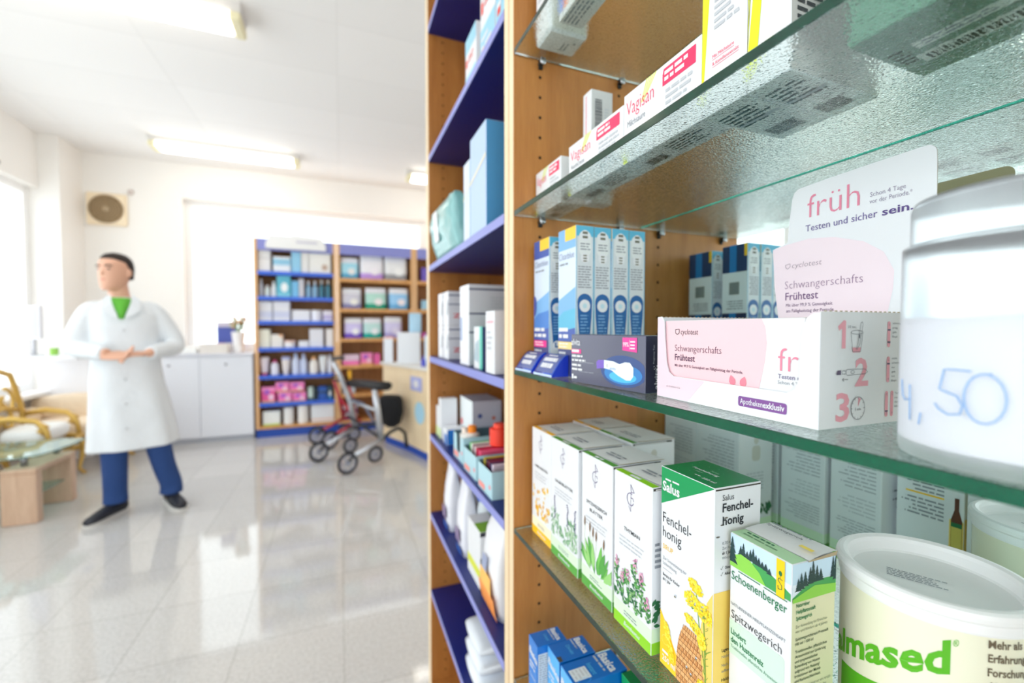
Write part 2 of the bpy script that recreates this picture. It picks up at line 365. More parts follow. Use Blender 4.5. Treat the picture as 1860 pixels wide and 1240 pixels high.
for z in SG:
    for hx in (.304, .4555):
        for yy, sg in ((Y0, -1), (YN, 1)):
            b = MB(); b.tube([(hx, yy+sg*.0003, z-.0062), (hx, yy+sg*.011, z-.0062)], .0042, DARK_METAL, 12)
            b.tube([(hx, yy+sg*.0105, z-.0062), (hx, yy+sg*.0125, z-.0062)], .0052, STEEL, 12)
            b.box((hx-.0045, yy+min(sg*.012, 0), z-.0022), (hx+.0045, yy+max(sg*.012, 0), z-.0002), STEEL, .0004)
            b.box((hx-.0035, yy+min(sg*.004, 0), z-.0145), (hx+.0035, yy+max(sg*.004, 0), z-.0082), M((25, 24, 24), .5), .0008)
            rel(b, 'shelf_pin')
# blue shelved unit
P1 = Vector((XF, Y1, 0))
unit2 = empty('blue_shelf_cabinet', P1, 0, 'tall beech wood shelving unit with blue shelves beyond the glass shelves', 'cabinet')
r2 = lambda mb, n: rel(mb, n, unit2, P1)
b = MB(); upright(b, Y0+.0215, Y1, XF, XM+.02, CTOP, (.304, .4555), ((Y1, 1),)); r2(b, 'side_panel')
b = MB(); upright(b, Y2, Y3, XF, XM+.02, CTOP, (.304, .4555), ((Y2, -1),)); r2(b, 'side_panel')
b = MB(); b.box((XM, Y1, 0), (XM+.02, Y2, CTOP), MAPLE); r2(b, 'back_panel')
b = MB(); b.box((XF, Y1, CTOP-.02), (XM, Y2, CTOP), MAPLE_H); r2(b, 'top_panel')
b = MB(); b.box((XF, Y1, .13), (XM, Y2, .151), MAPLE_H); b.box((XF+.02, Y1, 0), (XF+.035, Y2, .13), BLUE); r2(b, 'bottom_panel')
ZB = [2.20, 1.811, 1.475, 1.195, .951, .7015, .454]
for z in ZB:
    b = MB(); b.box((XF, Y1+.0005, z-.019), (XM-.0005, Y2-.0005, z), BLUE, .0012, faces={'L': LIP_SHEEN}); r2(b, 'shelf')

# ------------------------------------------------------------------ cartons on the glass shelves
S5, S4, S3, S2, S1 = [z+.00815 for z in SG[1:6]]
BKT = M((166, 172, 180), .6)
GREEN = M((84, 160, 56), .45); LIME = M((140, 205, 20), .4); PALEG = M((214, 236, 206), .5); YEL = M((255, 190, 0), .4); DKG = M((20, 110, 62), .45)
def leaf(p, F, x, y, L, wd, ang, m, lay=2, clip=None):
    a = math.radians(ang); c, q = math.cos(a), math.sin(a)
    prof = [(0,0),(.25,.42),(.5,.5),(.78,.3),(1,0),(.78,-.3),(.5,-.5),(.25,-.42)]
    p.poly(F, [(x+(u*L)*c-(v*wd)*q, y+(u*L)*q+(v*wd)*c) for u, v in prof], m, lay)
LEAFS = [M(c, .5) for c in ((60, 130, 60), (92, 160, 84), (36, 104, 62), (130, 180, 110))]
def flap_top(p, tilt=.0016):
    """tuck-in lid standing slightly open towards the right end, with the dark gap below it"""
    w, d, h = p.w, p.d, p.h
    p.add([(0, .009, h+.0002), (w+.0003, .009, h+.0002+tilt), (w+.0003, d, h+.0002+tilt*.6), (0, d, h+.0002)], [(0,1,2,3)], PAPER)
    p.add([(w+.0003, .009, h+.0002+tilt), (w+.0003, .009, h-.0004+tilt), (w+.0003, d, h-.0004+tilt*.6), (w+.0003, d, h+.0002+tilt*.6)], [(0,1,2,3)], BOARD)
    p.rect('R', .0012, h-.0034, d*.93, h-.0009, CREASE, 1)
    p.rect('R', .004, h-.0030, d*.8, h-.0018, PAPER, 2)
def g_sign(p, x, z, k, m):
    q = [(0, 1), (.38, .62), (.05, .62)]
    p.path('F', [(x+a*k, z+b*k) for a, b in ((.05, .62), (.02, 1.0), (.30, .66), (.05, .62))], k*.028, m)
    p.path('F', [(x+a*k*.27, z+b*k*.27-.02*k) for a, b in [(math.cos(math.radians(t)), 1+math.sin(math.radians(t))*1.15) for t in range(60, 360, 25)]], k*.035, m)
    p.path('F', [(x+.26*k, z+.22*k), (x+.2*k, z+.34*k), (x+.03*k, z+.34*k)], k*.035, m)
    p.path('F', [(x+.03*k, z+.62*k), (x+.03*k, z-.36*k)], k*.02, m)
    p.path('F', [(x+.03*k, z-.36*k), (x-.14*k, z-.12*k)], k*.025, m)
def tea(w, kind, seed):
    d, h = .072, .1675
    p = Pack(w, d, h, WHITE, .0006); R = random.Random(seed)
    bc = {'kamille': YEL, 'salbei': GREEN, 'spitz': GREEN, 'thymian': LIME}[kind]
    for F, ww in (('F', w), ('R', d), ('B', w), ('L', d)):
        p.rect(F, 0, 0, ww, .0125, bc, 1); p.rect(F, 0, .0125, ww, .0265, PALEG if kind != 'kamille' else M((250, 236, 200), .5), 1)
    p.rect('T', 0, 0, w, .0088, bc, 1); p.greek('T', w*.36, .0065, w*.3, 1, .006, WHITE, seed, fr=.7)
    p.h += .0012; p.greek('T', w*.3, d*.42, w*.5, 2, .0065, GREY, seed+1, lay=6); p.h -= .0012
    g_sign(p, w*.46, .139, .021, PURPLE)
    t = {'kamille': ['KAMILLENBLÜTEN'], 'salbei': ['SALBEIBLÄTTER'], 'spitz': ['SPITZWEGERICH', 'BLÄTTER'], 'thymian': ['THYMIAN']}[kind]
    z = .1075
    for i, s_ in enumerate(t):
        tw = w*(.66 if len(s_) > 9 else .42); p.text('F', s_, (w-tw)/2, z-i*.0085, .0042, INK, tw, wt=.005)
    z -= .0085*(len(t)-1)+.008
    p.greek('F', w*.16, z, w*.7, 3, .0042, LGREY, seed+2, fr=.3, rag=.2)
    p.greek('F', w*.3, .0205, w*.42, 2, .003, GREY, seed+5, fr=.4)
    p.text('F', 'Bombastus', w*.3, .0046, .0048, WHITE, w*.42, wt=.01, shear=.3)
    if kind == 'kamille':
        for i in range(46):
            x, y = R.uniform(.004, w-.004), .034+.05*R.random()**1.3; s_ = R.uniform(.0014, .003)
            p.poly('F', ell(x, y, s_, s_*1.3, 8), M((238, 190, 60) if i % 3 else (226, 160, 40), .5), 2)
            leaf(p, 'F', x, y-s_, s_*2.2, s_, -90+R.uniform(-40, 40), M((236, 236, 220), .5), 1)
    elif kind == 'salbei':
        for i in range(150):
            x, y = R.uniform(0, w), .027+.036*R.random()
            if y > .035+.028*math.sin(x*60+1)**2+.005: continue
            leaf(p, 'F', x, y, R.uniform(.006, .013), .0026, R.uniform(20, 160), R.choice([M((150, 190, 150), .5), M((110, 160, 120), .5), M((176, 206, 172), .5)]), 2+i % 3)
        for x in (.012, .047, .066):
            for k in range(12): p.poly('F', ell(x*w/.072+R.uniform(-.0015, .0015), .055+k*.0028, .0016, .0013, 6), M((90, 84, 130), .5), 5)
        for k in range(14): leaf(p, 'R', .004+R.uniform(0, .02), .028+R.uniform(0, .018), .01, .005, R.uniform(30, 150), LEAFS[2], 2)
    elif kind == 'spitz':
        for i in range(26):
            x = R.uniform(.0, w); leaf(p, 'F', x*.7+w*.15, .026+R.uniform(0, .006), R.uniform(.02, .042), R.uniform(.005, .010), 90+(w/2-x)/w*130+R.uniform(-10, 10), R.choice([M((110, 186, 80), .5), M((80, 160, 66), .5), M((150, 206, 120), .5)]), 2+i % 4)
        for x, y in ((.008, .086), (.02, .083), (.027, .079), (.034, .077), (.05, .074)):
            p.path('F', [(x, y-.004), (x-.001, .045)], .0005, M((170, 190, 140), .5), 2); leaf(p, 'F', x, y-.010, .014, .003, 88, M((120, 84, 44), .5), 6)
    else:
        for x, y0, y1 in ((.006, .03, .07), (.016, .028, .06), (.026, .028, .066), (.037, .028, .083), (.047, .03, .072), (.056, .03, .052)):
            x *= w/.062
            p.path('F', [(x, y0), (x+.001, (y0+y1)/2), (x, y1)], .0006, LEAFS[2], 2)
            n = int((y1-y0)/.0024)
            for k in range(n):
                for sgn in (-1, 1): leaf(p, 'F', x+R.uniform(-.0022, .0022)+.002*math.sin(k*.5+x*900), y0+k*.0024, R.uniform(.003, .0085), R.uniform(.0018, .0034), 90-sgn*R.uniform(10, 100), R.choice(LEAFS), 2+k % 3)
            for k in range(16):
                p.poly('F', ell(x+R.uniform(-.003, .003), y1-.004+R.uniform(-.006, .008), R.uniform(.0008, .0014), n=6), M((226, 170, 196) if k % 2 else (200, 124, 164), .5), 6)
        for k in range(12): leaf(p, 'R', R.uniform(0, .006), .03+k*.002, .008, .004, R.uniform(-20, 60), LEAFS[2], 2)
    if kind == 'thymian': p.greek('R', .0035, .112, .05, 5, .0055, GREY, 4, fr=.5)
    else: p.greek('R', .02, .10, .04, 6, .005, LGREY, 4, fr=.4)
    # the standing figure printed on the narrow side
    fg = M((206, 204, 196), .6)
    if kind != 'thymian':
        p.poly('R', ell(d*.5, .150, .0052, .0062, 14), fg, 1); p.poly('R', rrect(d*.5-.009, .118, d*.5+.009, .142, .006), fg, 1)
    p.greek('B', w*.1, .15, w*.78, 9, .0052, BKT, seed+8, fr=.3); p.greek('B', w*.1, .095, w*.78, 5, .0052, LGREY, seed+9, fr=.3); p.rect('B', w*.12, .035, w*.42, .052, WHITE, 1)
    p.greek('B', w*.1, .062, w*.8, 7, .004, BKT, seed+11, fr=.3)
    flap_top(p); return p
TEA = [('kamille', .6265, .067, .283, 'white herbal tea carton with yellow bands, farthest in the front tea row'),
       ('salbei', .5555, .0755, .281, 'white herbal tea carton with pale sage leaves, behind the broad-leaved plantain carton'),
       ('spitz', .4735, .0665, .283, 'white herbal tea carton printed with broad plantain leaves, between sage and thyme cartons'),
       ('thymian', .4005, .0625, .281, 'white tea carton reading THYMIAN with pink flowering thyme and lime base')]
for i, (k, y, w, x, lb) in enumerate(TEA):
    tag(tea(w, k, i*31+3).place('tea_carton', x, y, S4), lb, 'carton', 'tea cartons on the glass shelf')
tag(tea(.076, 'kamille', 77).place('tea_carton', .3655, .6425, S4), 'yellow-banded tea carton in the rear row, against the mirror', 'carton', 'tea cartons on the glass shelf')
tag(tea(.085, 'salbei', 78).place('tea_carton', .3655, .5655, S4), 'green-banded tea carton in the rear row with a grey figure on its side', 'carton', 'tea cartons on the glass shelf')

# --- fennel honey syrup carton
def salus():
    w, d, h = .0645, .052, .1915; p = Pack(w, d, h, WHITE, .0006, faces={'T': M((0, 128, 70), .35)}); R = random.Random(5)
    sg = M((0, 150, 84), .35); yl = M((255, 200, 20), .4); yp = M((240, 208, 104), .45)
    p.poly('F', [(0, .1555), (w, h-.001), (w, h), (0, h)], sg)
    p.text('F', 'Salus', .0022, .1695, .0092, WHITE, .0225, wt=.03); p.rect('F', .006, .1800, .0135, .1816, WHITE, 3); p.rect('F', .0155, .1803, .0240, .1819, WHITE, 3)
    p.text('F', 'Fenchel-', .003, .1388, .0105, INK, .0365, wt=-.006); p.text('F', 'honig', .003, .1250, .0105, INK, .0245, wt=-.006)
    p.text('F', 'SIRUP', .0032, .1133, .005, M((240, 196, 60), .5), .0138)
    p.text('F', 'Zur Unterstützung der', .0034, .1030, .0032, GREY, .031); p.text('F', 'Schleimlösung', .0034, .0980, .0032, GREY, .0185)
    p.rect('F', .0034, .0942, .016, .0945, GREY, 3)
    p.text('F', 'Bereits für Kinder', .0036, .0872, .003, INK, .0225, wt=.01); p.text('F', 'ab 1 Jahr', .0036, .0828, .003, INK, .0105, wt=.01)
    p.poly('F', [(.066-.012, 0), (w, 0), (w, .103), (.058, .092), (.052, .070), (.047, .03)], yp, 1)
    p.poly('F', [(0, 0), (.040, 0), (.030, .012), (.018, .028), (.008, .043), (0, .0525)], yl, 1)
    # woven straw hive
    tan = [M(c, .6) for c in ((222, 160, 96), (206, 140, 78), (232, 178, 118))]; dk = M((140, 84, 40), .6)
    def hw(z): return .0165*math.sqrt(max(0, 1-((z-.004)/.056)**2.4)) if z > .004 else .0165
    hx = .039
    zs = [i*.0044 for i in range(14)]
    for i, z in enumerate(zs[:-1]):
        a, c = hw(z), hw(z+.0044)
        tl = -.06
        p.poly('F', [(hx-a, z), (hx+a, z+a*tl), (hx+c, z+.0042+c*tl), (hx-c, z+.0042)], tan[i % 3], 3)
        p.line('F', hx-a, z, hx+a, z+a*tl, .0006, dk, 4)
        for k in range(7):
            x = hx-a+(k+.5*(i % 2)+.3)*2*a/7
            if x < hx+a: p.line('F', x, z+.0005, x+.0006, z+.004, .00045, dk, 4); p.line('F', x+.001, z+.0005, x+.0016, z+.004, .001, tan[2], 4)
    p.rect('F', hx+.001, .006, hx+.009, .0075, M((50, 30, 16), .6), 5)
    # fennel umbels
    st = M((120, 160, 60), .5); yy = [M(c, .5) for c in ((246, 220, 30), (232, 200, 10), (252, 234, 80))]
    p.path('F', [(.058, .004), (.0575, .03), (.056, .06), (.0545, .08)], .0011, st, 4); p.path('F', [(.0575, .03), (.050, .066), (.046, .095)], .0008, st, 4)
    for cx, cy, rx, ry, tl in ((.0455, .0985, .0085, .0050, -18), (.0420, .0845, .0095, .0075, 0), (.0570, .0815, .0090, .0078, -12), (.0430, .0640, .0105, .0050, -20), (.0555, .0150, .007, .007, 0), (.0105, .036, .0035, .009, 20), (.0155, .019, .0035, .009, 10), (.053, .056, .0045, .007, 0)):
        for k in range(9):
            a = R.uniform(0, 6.3); p.line('F', cx, cy-ry, cx+rx*.7*math.cos(a), cy+ry*.7*math.sin(a), .0003, st, 4)
        for k in range(120):
            a = R.uniform(0, 6.3); q = math.sqrt(R.random()); X, Y = q*rx*math.cos(a), q*ry*math.sin(a); t = math.radians(tl)
            if .3 < q < .45 and k % 2: continue
            p.poly('F', ell(cx+X*math.cos(t)-Y*math.sin(t), cy+X*math.sin(t)+Y*math.cos(t), .00115, n=6), R.choice(yy), 5)
    for k in range(26):
        z = R.uniform(.02, .07); p.line('F', .0572, z, .0572+R.uniform(-.006, .006), z+R.uniform(.002, .006), .00035, st, 4)
    for bx, bz in ((.0205, .0755), (.047, .036), (.036, .020), (.041, .017)):
        p.poly('F', ell(bx, bz, .0013, .0009, 8), M((120, 110, 80), .6), 6); p.poly('F', ell(bx+.0003, bz+.0014, .0011, .0008, 8), M((190, 200, 214), .6), 6)
    p.poly('F', ell(.0075, .026, .0045, n=20), M((255, 222, 110), .5), 2); p.poly('F', ell(.0075, .026, .004, n=20), yl, 3)
    p.text('F', '250 ml', .004, .0055, .0055, WHITE, .0175, wt=.02); p.greek('F', .004, .0155, .010, 1, .004, WHITE, 3, fr=.6)
    # narrow side
    p.rect('R', 0, 0, d, .1035, yp, 1)
    p.text('R', 'Salus', .0083, .1803, .0052, M((70, 70, 74), .5), .0125); p.text('R', 'Fenchel-', .0085, .1708, .0075, INK, .034, wt=.02); p.text('R', 'honig', .0087, .1598, .0075, INK, .0232, wt=.02)
    for i, (t, tw, wt) in enumerate((('0,034 g / 10 ml', .024, 0), ('Zur Anwendung für Kinder', .034, 0), ('ab 1 Jahr und Erwachsene', .032, .015), ('Wirkstoff: Fenchelhonig', .031, 0))): p.text('R', t, .0086, .1435-i*.0042, .0025, GREY if not wt else INK, tw, wt=wt)
    for i, t in enumerate(('Ohne Zuckerzusatz', 'Alkoholfrei')):
        z = .1225-i*.0052; p.path('R', [(.0072, z+.001), (.0082, z), (.0098, z+.003)], .0003, INK); p.text('R', t, .0118, z, .0025, INK, .02 if i == 0 else .013, wt=.015)
    p.text('R', 'Lagerungshinweise:', .0098, .052, .003, INK, .024, wt=.015)
    for i, t in enumerate(('Nicht über 25 °C lagern', 'Nach Anbruch kühl', 'aufbewahren', 'Haltbarkeit:', '4 Monate')): p.text('R', t, .0098, .0465-i*.005-(.0022 if i > 0 else 0)-(.0025 if i > 2 else 0), .0026, INK if i > 2 else GREY, .0015*len(t), wt=.01 if i > 2 else 0)
    for x, z in ((.004, .1505), (.0125, .1655), (.0085, .1600)): p.poly('R', ell(x, z, .0022, .0007, 8), M((110, 104, 96), .7), 2)
    # lid
    p.text('T', 'Salus', .030, .030, .0028, M((190, 220, 200), .4), .009); p.text('T', 'Fenchelhonig', .0145, .0235, .004, WHITE, .030, wt=.015)
    p.text('T', 'SIRUP', .0235, .0185, .002, WHITE, .008); p.greek('T', .031, .012, .007, 1, .0025, WHITE, 4, fr=.6); p.text('T', '250 ml', .041, .0085, .0034, WHITE, .0145, wt=.02)
    for k in range(14): p.poly('T', ell(R.uniform(.005, .05), R.uniform(.005, .045), .0003, n=5), WHITE, 3)
    p.rect('R', .001, h-.0024, d-.001, h-.0012, CREASE, 2)
    p.add([(0, 0, h+.0003), (w+.0006, 0, h+.0003), (w+.0006, 0, h-.0002), (0, 0, h-.0002)], [(0,1,2,3)], WHITE)
    # back: bottle on a pale ground, yellow edge
    p.rect('B', 0, 0, .013, .10, yp, 1); p.greek('B', .018, .165, .042, 1, .004, LGREY, 5); p.greek('B', .018, .150, .042, 6, .0048, GREY, 6)
    p.rect('B', .018, .158, .05, .1600, yl, 2); p.greek('B', .018, .115, .042, 5, .0048, GREY, 7); p.rect('B', .018, .120, .055, .122, yl, 2)
    bt = M((92, 44, 20), .4)
    p.poly('B', [(.0015, .06), (.0115, .06), (.0115, .100), (.0085, .112), (.0085, .126), (.0045, .126), (.0045, .112), (.0015, .100)], bt, 3)
    p.rect('B', .0018, .068, .0112, .092, M((210, 190, 90), .5), 4); p.rect('B', .0018, .092, .0112, .097, DKG, 4)
    return p
tag(salus().place('syrup_carton', .2855, .3305, S4, turn=math.radians(-1.0)), 'tall green, white and yellow honey syrup carton with a straw beehive', 'carton')

# --- plantain juice carton
def schoen():
    w, d, h = .0535, .0455, .1555
    p = Pack(w, d, h, WHITE, .0006, faces={'R': M((222, 222, 186), .5), 'L': M((222, 222, 186), .5)})
    sky = M((196, 222, 240), .5); sky2 = M((226, 238, 248), .5); tree = M((26, 62, 62), .55); h1 = M((140, 208, 76), .5); h2 = M((64, 160, 84), .5); gd = M((30, 120, 78), .45)
    mint = M((206, 232, 216), .5); R = random.Random(8)
    def fir(F, x, z, wd, ht, lay=4):
        pts = [(x, z+ht)]; n = 5
        for i in range(1, n+1): pts += [(x+wd*.5*i/n, z+ht*(1-i/n)), (x+wd*.28*i/n, z+ht*(1-i/n)+ht*.02)]
        L_ = [(2*x-a, b_) for a, b_ in reversed(pts[1:])]
        p.poly(F, pts+L_, tree, lay)
    def scene_(F, ww, z0, z1, side=False):
        p.rect(F, 0, z0+.004, ww, z1, sky, 1); p.rect(F, 0, z0+.002, ww, z0+.012, sky2, 2)
        H = z1-z0
        if not side:
            p.poly(F, [(ww*.40, z0), (ww, z0), (ww, z0+H*.20), (ww*.85, z0+H*.32), (ww*.62, z0+H*.46), (ww*.4, z0+H*.5)], h2, 3)
            p.poly(F, [(0, z0), (ww*.62, z0), (ww*.52, z0+H*.26), (ww*.36, z0+H*.46), (ww*.2, z0+H*.50), (0, z0+H*.3)], h1, 4)
            fir(F, .0025, z0+H*.12, .011, H*.80, 5)
            for x, q, ht in ((.0105, .46, .30), (.013, .46, .42), (.0165, .46, .24), (.0195, .46, .34), (.022, .46, .42), (.0245, .44, .3), (.027, .44, .26), (.030, .44, .2), (.033, .42, .22), (.036, .38, .18)): fir(F, x, z0+H*q, .0058, H*ht, 3)
        else:
            p.poly(F, [(0, z0), (ww, z0), (ww, z0+H*.40), (ww*.6, z0+H*.44), (ww*.3, z0+H*.34), (0, z0+H*.10)], h2, 3)
            p.poly(F, [(0, z0-.001), (ww, z0-.001), (ww, z0+H*.2), (ww*.5, z0+H*.3), (0, z0+H*.06)], h1, 4)
            for x, q, ht in ((.006, .25, .36), (.009, .28, .46), (.013, .33, .42), (.018, .36, .48), (.021, .38, .66), (.025, .38, .46), (.029, .38, .34), (.042, .38, .6), (.045, .3, .8)): fir(F, x*ww/.0455, z0+H*q, .0072, H*ht, 4)
    scene_('F', w, .1285, h); scene_('R', d, .1285, h, True)
    p.rect('F', w-.0115, .1275, w-.0050, h, M((255, 204, 0), .45), 6)
    c0, z0 = w-.0082, .1325
    p.path('F', [(c0+.0018, z0+.008), (c0-.0012, z0+.0088), (c0-.0018, z0+.0066), (c0+.0012, z0+.004), (c0+.0012, z0+.0012), (c0-.0016, z0+.0004), (c0-.0018, z0+.003)], .0006, DKG, 7)
    p.poly('F', ell(c0, z0+.0125, .0014, .0019, 10), DKG, 7); p.line('F', c0, z0+.009, c0, z0+.012, .0003, DKG, 7)
    p.text('F', 'Schoenenberger', .002, .1178, .0074, gd, .0485, wt=.004); p.rect('F', .0085, .1266, .0285, .1273, gd, 3); p.rect('F', .0315, .1266, .0505, .1273, gd, 3)
    p.text('F', 'NATURREINER HEILPFLANZENSAFT', .0018, .0963, .0026, M((110, 120, 130), .5), .048)
    p.text('F', 'Spitzwegerich', .0024, .0858, .0072, INK, .0445, wt=-.008)
    p.poly('F', [(0, .0555), (w-.006, .0555), (w-.0045, .057), (w-.0045, .0825), (w-.006, .084), (0, .084)], mint, 1)
    p.text('F', 'Lindert', .0022, .0722, .0048, gd, .0145, wt=.018); p.text('F', 'den Hustenreiz', .0022, .0655, .0048, gd, .0302, wt=.018)
    p.text('F', 'Traditionelles pflanzliches Arzneimittel', .0022, .0608, .0028, M((90, 140, 120), .5), .0445)
    p.text('F', '200 ml', .034, .008, .004, INK, .014)
    z = .1235
    for i, t in enumerate(('Naturreiner', 'Heilpflanzensaft', 'Spitzwegerich')): p.text('R', t, .0045, z-i*.0047, .0029, gd, .0020*len(t)*.62, wt=.018)
    z = .1085
    for i, (t, b_) in enumerate((('Zur Anwendung bei Erwachse-', 0), ('nen und Kindern ab 4 Jahren', 0), ('', 0), ('Spitzwegerichkraut-Presssaft', 1), ('100 ml / 100 ml', 1), ('', 0), ('Traditionelles pflanzliches', 1), ('Arzneimittel zur Linderung', 1), ('und symptomatischen', 1), ('Behandlung von Husten', 1), ('aufgrund von Reizung/', 1), ('Irritationen der Mund-', 1), ('und Rachenschleimhaut.', 1), ('', 0), ('Das Arzneimittel ist ein tradi-', 0), ('tionelles Arzneimittel, das', 0), ('ausschließlich aufgrund lang-', 0), ('jähriger Anwendung für das', 0), ('Anwendungsgebiet', 0), ('registriert ist.', 0))):
        if t: p.text('R', t, .0042, z, .0022, M((70, 84, 70), .5) if b_ else M((130, 138, 120), .5), min(.00122*len(t), .0385), wt=.012*b_)
        z -= .0036 if t else .0020
    p.greek('R', .0042, .028, .036, 5, .004, GREY, 4)
    p.rect('T', 0, 0, w, .0155, M((176, 214, 170), .5), 1); p.greek('T', .006, .013, .026, 1, .0035, DKG, 4, fr=.6); p.greek('T', .006, .0085, .038, 1, .0035, M((110, 150, 110), .5), 5, fr=.5)
    # raised, slightly crumpled lid with glue tabs
    L0 = .0155; g = []
    R2 = random.Random(3)
    nx_, ny_ = 9, 5
    for j in range(ny_):
        for i in range(nx_):
            u = i/(nx_-1); vv = j/(ny_-1)
            g.append((u*(w+.0012), L0+vv*(d-L0), h+.0006+.0022*u*vv+.0010*math.sin(vv*3.1)+R2.uniform(-.0002, .0002)))
    p.add(g, [(j*nx_+i, j*nx_+i+1, (j+1)*nx_+i+1, (j+1)*nx_+i) for j in range(ny_-1) for i in range(nx_-1)], PAPER, True)
    p.add([(w+.0012, L0, h+.0006), (w+.0012, d, h+.0028), (w+.0004, d, h-.001), (w+.0004, L0, h-.001)], [(0,1,2,3)], BOARD)
    q = p.h; p.h = h+.0042; p.text('T', 'Spitzwegerich', .006, .0325, .0038, INK, .030, wt=.004, lay=1); p.greek('T', .006, .0405, .036, 1, .003, GREY, 8, lay=1, fr=.5); p.rect('T', w-.012, .022, w-.002, .026, M((240, 214, 90), .5), 1); p.h = q
    p.text('B', 'Schoenenberger', .0025, .1400, .0070, gd, .047, wt=.014); p.rect('B', .03, .1485, .045, .1525, M((255, 204, 0), .45), 2)
    p.greek('B', .005, .130, .03, 1, .004, GREY, 1); p.greek('B', .004, .120, .045, 12, .0042, GREY, 2, fr=.45)
    return p
tag(schoen().place('juice_carton', .2975, .2615, S4, turn=math.radians(-1.5)), 'white plant juice carton with fir trees and green hills below the sky', 'carton')

# --- round powder tin
C2 = Vector((.400, .1775)); R2_ = .0525
tin = empty('powder_tin', (C2.x, C2.y, S4), 0, 'cream round powder tin with green lettering and a white recessed lid', 'tin')
H2 = .149
tm = M((240, 238, 214), .4, coat=.3); lidw = M((246, 246, 247), .35)
p = MBn(); p.lathe([(R2_-.003, 0), (R2_, .002), (R2_, H2-.0145), (R2_-.0005, H2-.0138)], tm, seg=96); body = p.build('tin_body', tin)
p = MBn(); p.lathe([(R2_+.0006, H2-.016), (R2_+.0010, H2-.0145), (R2_+.0010, H2-.009), (R2_+.0028, H2-.007), (R2_+.0032, H2-.004), (R2_+.0026, H2-.0015), (R2_+.0006, H2-.0003), (R2_-.0018, H2), (R2_-.0042, H2-.0012), (R2_-.0052, H2-.004), (R2_-.0060, H2-.0105), (R2_-.0075, H2-.0118), (.001, H2-.0122)], lidw, seg=96); lid = p.build('lid', tin)
class Cyl(Pack):
    def __init__(s, r, h): MB.__init__(s); s.w, s.d, s.h, s.eps, s.r, s.k = 1e3, 1, 1e3, .00012, r, 0
    def put(s, F, v2, fs, m, lay):
        if F == 'T': return s.add([(x, y, s.z+lay*s.eps) for x, y in v2], fs, m)
        r = s.r+s.eps*lay; s.add([(r*math.cos(x/s.r), r*math.sin(x/s.r), y) for x, y in v2], fs, m)
def A(deg): return math.radians(deg)*R2_
c = Cyl(R2_, H2); ag = M((88, 180, 20), .4)
def slant(s_, a0, a1, z0, z1, cap, m, wt):
    v, f, gw = glyphs(s_, wt); k = cap/CAP; X0, X1 = A(a0), A(a1)
    c.put('F', [(X0+(X1-X0)*x/gw, z0+(z1-z0)*x/gw+y*k*(1+.25*x/gw)) for x, y in v], f, m, 3)
zt = 1.0345-S4
slant('almased', 127, 215, zt-.009, zt+.0275, .0175, ag, .030)
slant('®', 216, 219, zt+.045, zt+.046, .004, ag, .0)
arc = [(A(138+i*(220-138)/24), zt-.004+(zt*0+.028)*(i/24)-.0075-.004*math.sin(i/24*3.14)) for i in range(25)]
low = [(A(138+i*(220-138)/24), zt-.060+.030*abs(i/24-.4)) for i in range(25)]
for i in range(24): c.put('F', [arc[i], low[i], low[i+1], arc[i+1]], [(0,1,2,3)], ag, 1)
for i, t in enumerate(('Mehr als 30 Jahre', 'Erfahrung und', 'Forschung', 'Almased')):
    v, f, gw = glyphs(t, .02); X0 = A(234); k = .0052/CAP
    c.put('F', [(X0+x*k*.8, 1.0835-S4-i*.0088+y*k) for x, y in v], f, M((110, 96, 76), .5), 3)
lab = c.build('printed_label', tin)
c = Cyl(R2_, H2); c.z = H2-.0119
a_ = math.radians(-62)
def rot(x, y, dx, dy): return (dx+x*math.cos(a_)-y*math.sin(a_), dy+x*math.sin(a_)+y*math.cos(a_))
Rr = random.Random(2)
for i in range(5):
    x = 0; L_ = .034*Rr.uniform(.7, 1)
    while x < L_:
        ww = Rr.uniform(.001, .004)
        c.put('T', [rot(xx-.017, yy-i*.0028+.006, -.004, .006) for xx, yy in ((x, 0), (x+ww, 0), (x+ww, .0011), (x, .0011))], [(0,1,2,3)], GREY, 2); x += ww+.0008
c.build('lid_print', tin)

# --- price jar of translucent plastic
CJ = Vector((.305, .101)); RJ = .0462; HJ = .130
frost = M((246, 248, 251), .34, trans=.88, ior=1.12, name='frosted_plastic'); thick = M((232, 236, 246), .25, trans=.5, ior=1.2, name='frosted_plastic_base')
jar = empty('plastic_jar', (CJ.x, CJ.y, S3), 0, 'translucent plastic tub marked 4,50 standing at the shelf front edge', 'jar')
p = MBn(); p.lathe([(.0, .0005), (RJ-.004, 0), (RJ-.0006, .0015), (RJ, .004), (RJ-.0002, .107), (RJ-.0030, .1085), (RJ-.0042, .1080), (RJ-.0014, .1062), (RJ-.0012, .006), (0, .0055)], frost, seg=96); p.build('tub', jar)
p = MBn(); p.lathe([(RJ-.0032, .1085), (RJ-.0032, .127), (RJ-.0045, HJ), (0, HJ+.0004), (0, HJ-.0012), (RJ-.0055, HJ-.0015), (RJ-.0044, .1265), (RJ-.0044, .1085), (RJ-.0032, .1085)], frost, seg=96); p.build('lid', jar)
ins = MB(); n = 90; rp = RJ-.0016
for a, bb in zip(range(0, 360, 4), range(4, 364, 4)):
    q = [(rp*math.cos(math.radians(t)), rp*math.sin(math.radians(t))) for t in (a, bb)]
    ins.add([(q[0][0], q[0][1], .0085), (q[1][0], q[1][1], .0085), (q[1][0], q[1][1], .0705), (q[0][0], q[0][1], .0705)], [(0,1,2,3)], M((246, 247, 250), .6), True)
ins.build('paper_insert', jar)
hb = M((150, 184, 226), .5); hand = MB()
